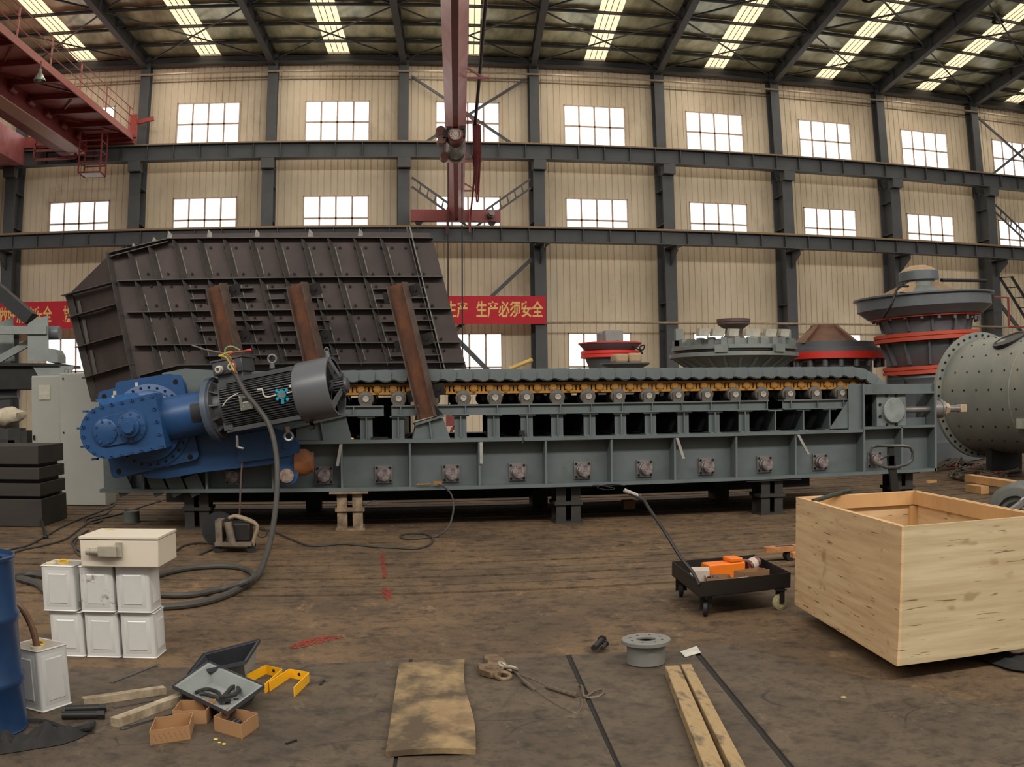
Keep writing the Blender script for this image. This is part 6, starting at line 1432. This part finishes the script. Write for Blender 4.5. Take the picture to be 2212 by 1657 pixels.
for i, (p, q, r) in enumerate((((140, 1532), (214, 1529), .022), ((134, 1545), (210, 1544), .022))):
    P, Q = fl(*p, .035), fl(*q, .035); P.z = Q.z = .012+r; b = MB(); b.cyl(P, Q, r, n=18); b.cyl(Q, Q+(Q-P).normalized()*.04, r*1.15, n=6); tag(b.build('steel_pin', M_dark), 'dark round steel pin by the front tin, %s one' % ('rear', 'front')[i], 'pin')
cloth([fz(-60, 1640), fz(120, 1612), fz(205, 1578), fz(-40, 1608)], 'black work cloth crumpled on the floor in front of the blue drum', M_cloth, amp=.07, seed=4)
b = MB(); b.tube(curve([fz(60, 1560), fz(100, 1562), fz(150, 1578), fl(190, 1570, .05), fz(200, 1562)], 5), .02, 8); tag(b.build('black_glove', M_cloth), 'black rag strip lying above the crumpled black cloth', 'rag')
for i, (x, y, s_) in enumerate(((466, 1597, 1), (474, 1604, .8), (484, 1607, .9))):
    b = MB(); b.ball(fl(x, y, .014), .012*s_, 1, 1, .4, 8); tag(b.build('yellow_scrap', mat('yellow_scrap', srgb(200, 180, 80), .7)), 'crumb of yellow plastic in front of the right carton, %s' % ('leftmost', 'middle', 'rightmost')[i], 'scrap', 'yellow crumbs')
for i, (p, q) in enumerate((((618, 1605), (640, 1597)), ((692, 1478), (700, 1468)))):
    flatbar(p, q, .012, .008, M_dark, ('short dark metal piece on the floor right of the cartons', 'short dark metal piece on the floor right of the yellow brackets')[i], 'metal_piece')
# red paint on the floor
def paint(pts, label, m, seed=1):
    b = MB(); P = [fl(x, y, .0035) for x, y in pts]; c = sum(P, V((0, 0, 0)))/len(P)
    b.prism(P, (0, 0, .0006)); tag(b.build('paint_mark', m), label, 'paint mark', kind='stuff')
M_rp = mat('red_spray_paint', srgb(190, 46, 40), .7, 0, .15, 10, srgb(120, 52, 42))
nt_ = M_rp.node_tree; n_ = nt_.nodes.new('ShaderNodeTexNoise'); n_.inputs['Scale'].default_value = 42; n_.inputs['Detail'].default_value = 8
tcn = nt_.nodes.new('ShaderNodeTexCoord'); nt_.links.new(tcn.outputs['Object'], n_.inputs['Vector'])
mr = nt_.nodes.new('ShaderNodeMapRange'); mr.inputs[1].default_value = .42; mr.inputs[2].default_value = .72; nt_.links.new(n_.outputs['Fac'], mr.inputs[0])
nt_.links.new(mr.outputs[0], nt_.nodes['Principled BSDF'].inputs['Alpha'])
paint([(622, 1397), (650, 1384), (690, 1375), (735, 1373), (742, 1376), (700, 1388), (660, 1397), (630, 1402)], 'red sprayed streak on the floor behind the yellow brackets', M_rp)
paint([(826, 1268), (844, 1275), (846, 1292), (834, 1296), (826, 1285)], 'red sprayed patch on the floor slots below the cream stand', M_rp)
paint([(822, 1196), (830, 1196), (836, 1246), (826, 1248)], 'thin red sprayed line crossing the floor slots', M_rp)
# ---------------------------------------------------------------- welding gear and loose cables
def floor_cable(px, r, label, m=None, z=None, n=6, name='floor_cable'):
    b = MB(); b.tube(curve([p if isinstance(p, V) else fl(p[0], p[1], r+.001) for p in px], n), r, 7); return tag(b.build(name, m or M_cable), label, 'cable')
t = thing('welding_cable', 'welding lead hanging from the feeder flange and coiled on the floor', 'cable', fl(900, 1165))
pts = [at(945, 1046, 12.72), at(956, 1050, 12.66), at(972, 1064, 12.5), at(979, 1082, 12.3), at(979, 1105, 12.1), at(972, 1132, 11.9), at(958, 1150, 11.85)]
pts[-1].z = max(pts[-1].z, .02)
fp = [(940, 1159), (905, 1163), (872, 1163), (866, 1157), (885, 1152), (915, 1153), (932, 1160), (934, 1170), (920, 1180), (895, 1185), (850, 1183), (811, 1181), (740, 1175), (674, 1179), (634, 1167), (600, 1152), (580, 1146), (558, 1142)]
b = MB(); b.tube(curve(pts+[fl(x, y, .014) for x, y in fp], 6), .012, 7); b.build('lead', M_cable, t)
b = MB(); b.cyl(at(900, 1047, 12.72), at(930, 1046, 12.72), .012, n=8); b.obox(at(945, 1043, 12.72), (.055, 0, 0), (0, .02, 0), (0, 0, .022)); b.build('electrode_holder', mat('brass_holder', srgb(160, 112, 62), .5, .2), t, 'brass coloured electrode holder')
t = thing('welding_tractor', 'small grey cable-fed welding machine on casters under the feeder head', 'welding machine', fl(505, 1190))
YT = 11.0; W_ = lambda x, y, d=0: at(x, y, YT+d)
M_wt = mat('dusty_machine_paint', srgb(120, 106, 90), .6, .1, .15, 6, srgb(74, 66, 58))
b = MB(); p, q = W_(470, 1188), W_(548, 1180); b.box(p.x, q.x, YT-.2, YT+.2, .08, .12); b.build('base', M_wt, t)
for (x, d) in ((468, -.15), (542, -.15), (470, .15), (545, .15)):
    b = MB(); c = W_(x, 1190, d); b.cyl((c.x, YT+d-.015, .045), (c.x, YT+d+.015, .045), .045, n=16); b.box(c.x-.02, c.x+.02, YT+d-.02, YT+d+.02, .06, .09); b.build('caster', M_black, t)
b = MB(); p, q = W_(470, 1140), W_(486, 1185); b.box(p.x, q.x, YT-.18, YT+.1, .12, .36); b.build('side_box', M_wt, t)
b = MB(); p, q = W_(496, 1148), W_(545, 1178); b.box(p.x, q.x, YT-.12, YT+.15, .12, .33); b.build('wire_feeder', M_dark, t, bev=.02)
b = MB(); b.cyl(W_(502, 1176, -.16), W_(492, 1128, -.16), .045, n=14); b.build('tilted_cylinder', M_wt, t)
b = MB(); c = W_(474, 1143, .25); b.lathe((c.x, YT+.2, c.z), (0, 1, 0), [(.05, 0), (.2, 0), (.2, .08), (.05, .08)], 28); b.build('wire_reel', M_black, t)
b = MB(); b.tube(curve([W_(496, 1118, -.1), W_(510, 1116, -.1), W_(535, 1124, -.1), W_(552, 1132, -.1), W_(556, 1142, -.1), W_(550, 1160, -.1), W_(545, 1182, -.1)], 5), .022, 8); b.tube(curve([W_(496, 1118, .12), W_(510, 1114, .12), W_(535, 1121, .12), W_(552, 1130, .12), W_(556, 1142, .12), W_(550, 1160, .12)], 5), .018, 8); b.tube([W_(496, 1118, -.1), W_(496, 1118, .12)], .02, 8); b.build('carry_handle', mat('cream_handle', srgb(140, 122, 100), .6, 0, .12), t)
b = MB(); b.torus(W_(566, 1150), (0, 1, .2), .06, .008, 18, 6); b.build('lead_coil', M_cable, t)
floor_cable([(0, 1196), (30, 1185), (60, 1178), (95, 1160), (130, 1140), (170, 1122), (215, 1105), (245, 1092), (250, 1075)], .012, 'dark cable trailing from the tall cabinet to the left edge of the floor')
floor_cable([(0, 1210), (40, 1190), (95, 1178), (140, 1165), (175, 1140), (200, 1125), (260, 1110), (320, 1090), (380, 1073)], .012, 'dark cable crossing the floor behind the beige junction box')
floor_cable([(182, 1122), (205, 1118), (220, 1124), (200, 1131), (184, 1126), (195, 1118), (225, 1112), (240, 1100)], .011, 'small tangle of dark cable on the floor beside the cabinet')
floor_cable([(165, 1160), (155, 1172), (165, 1185), (180, 1195), (172, 1200), (160, 1180), (170, 1160), (190, 1145)], .012, 'dark cable loop on the floor just left of the junction box')
floor_cable([(20, 1248), (60, 1240), (100, 1246), (140, 1262), (100, 1268), (70, 1255), (40, 1250), (80, 1262), (100, 1278), (130, 1282)], .03, 'thick dark cable coil between the blue drum and the white tins')
floor_cable([(430, 1198), (470, 1180), (440, 1172), (400, 1178), (380, 1190)], .012, 'dark cable lying left of the small welding machine')
floor_cable([V(at(524, 985, 12.5)), V(at(520, 1040, 12.3)), V(at(518, 1100, 12.0)), V(at(516, 1118, 11.3))], .012, 'brown lead dropping from the motor to the welding machine', mat('brown_lead', srgb(84, 66, 54), .6))
b = MB(); p, q = fl(100, 1160, .02), fl(88, 1133, .02); q.z = .10; b.cyl(p, q, .028, .018, n=10); b.cyl(p, p+V((-.03, -.02, -.0)), .02, n=8); tag(b.build('welding_torch', M_dark), 'dark torch handle standing on the floor left of the tins', 'torch')
c = fl(285, 1128); b = MB(); b.lathe(c, (0, 0, 1), [(.115, 0), (.115, .16), (.105, .162), (.1, .15), (0, .15)], 28); tag(b.build('grey_bucket', mat('bucket_grey', srgb(110, 116, 110), .5)), 'grey round bucket behind the beige junction box', 'bucket')
c = fl(1358, 1099); b = MB(); b.box(c.x-.09, c.x+.09, c.y-.05, c.y+.1, .0, .13); tag(b.build('carton', M_box1), 'small brown box on the dark floor under the feeder', 'box')
b = MB(); b.tube(curve([fl(*q, .006) for q in ((792, 1084), (820, 1081), (800, 1083), (790, 1088), (803, 1091), (818, 1089))], 5), .005, 6); tag(b.build('wire_scrap', mat('pale_blue_wire', srgb(170, 180, 186), .5)), 'pale scrap of wire on the dark floor under the feeder', 'wire')
floor_cable([V(at(1350, 1049, 12.72)), V(at(1320, 1046, 12.74)), V(at(1290, 1052, 12.7)), V(at(1310, 1058, 12.68)), V(at(1328, 1055, 12.68)), V(at(1290, 1048, 12.72)), V(at(1275, 1051, 12.74))], .006, 'thin dark wire tangled on the feeder bottom flange', M_dark)
# ---------------------------------------------------------------- right: chains, timbers, grooved wheel
M_chain = mat('dirty_chain', srgb(92, 80, 68), .6, .2, .2, 20); M_hook = mat('red_hook_paint', srgb(170, 50, 52), .5)
rnd = random.Random(3)
for i, (x, y, lab) in enumerate(((2060, 1000, 'nearest the feeder end'), (2110, 1005, 'in the middle of the pile'), (2165, 1015, 'at the right of the pile'), (2085, 1022, 'at the front of the pile'), (2140, 1030, 'next to the pale timbers'))):
    t = thing('chain_sling', 'dirty chain sling with a red hook lying %s' % lab, 'chain sling', fl(x, y), 'chain slings by the ball mill')
    px = [(x+rnd.uniform(-38, 42), y+rnd.uniform(-13, 15)) for _ in range(15)]
    b = MB(); b.tube(curve([fl(a, c, .03+.10*rnd.random()) for a, c in px], 6), .026, 6); b.build('chain', M_chain, t)
    b = MB(); c = fl(x+rnd.uniform(-12, 12), y+8, .05); a0 = rnd.uniform(0, 6)
    b.tube([c+V((.11*cos(a0+k*.5), .11*sin(a0+k*.5), .02)) for k in range(10)], .028, 8); b.build('hook', M_hook, t)
p, q = fl(2093, 1045, .28), fl(2225, 1066, .28)
for i, (a, c_, z, hgt, lab) in enumerate((((2092, 1040), (2230, 1062), .14, .12, 'pale timber lying on top of the short blocks at the right edge'), ((2094, 1062), (2128, 1068), .0, .13, 'short pale timber block under the longer timber at the right edge'))):
    P, Q = fl(*a, z), fl(*c_, z); P.z = Q.z = z+hgt/2+.002; b = MB(); b.bar(P, Q, .16, hgt); tag(b.build('timber_block', M_pine, bev=.004), lab, 'timber')
Yw = 8.7; WD = V((.75, .66, 0)).normalized()
c = at(2192, 1113, Yw); t = thing('grooved_wheel', 'grey grooved drum wheel behind the right rim of the crate', 'wheel', (c.x, c.y, 0))
R_w = c.z-.001; pr = [(R_w*.62, .06), (R_w*.62, .0), (R_w-.05, 0), (R_w-.02, .005)]
for k in range(9): pr += [(R_w, .02+k*.05), (R_w, .045+k*.05), (R_w-.018, .05+k*.05), (R_w-.018, .065+k*.05)]
pr += [(R_w, .48), (.2, .48)]
b = MB(); b.lathe(c, WD, pr, 48); b.build('rim', mat('wheel_grey', srgb(104, 106, 100), .5, .2), t)
b = MB(); b.lathe(c, WD, [(R_w*.61, .10), (.14, .06), (.14, -.02), (.09, -.02), (.09, .1)], 40); b.build('hub', M_dark, t)
b = MB(); P = [fl(*q_, .02) for q_ in ((1618, 1040), (1660, 1046), (1664, 1049), (1622, 1045))]; c = fl(2012, 1044); b.obox(c+V((0, 0, .03)), (.12, .02, 0), (0, .03, 0), (0, 0, .025)); tag(b.build('wood_offcut', M_pine), 'small pale wood offcut on the floor by the feeder end', 'offcut')
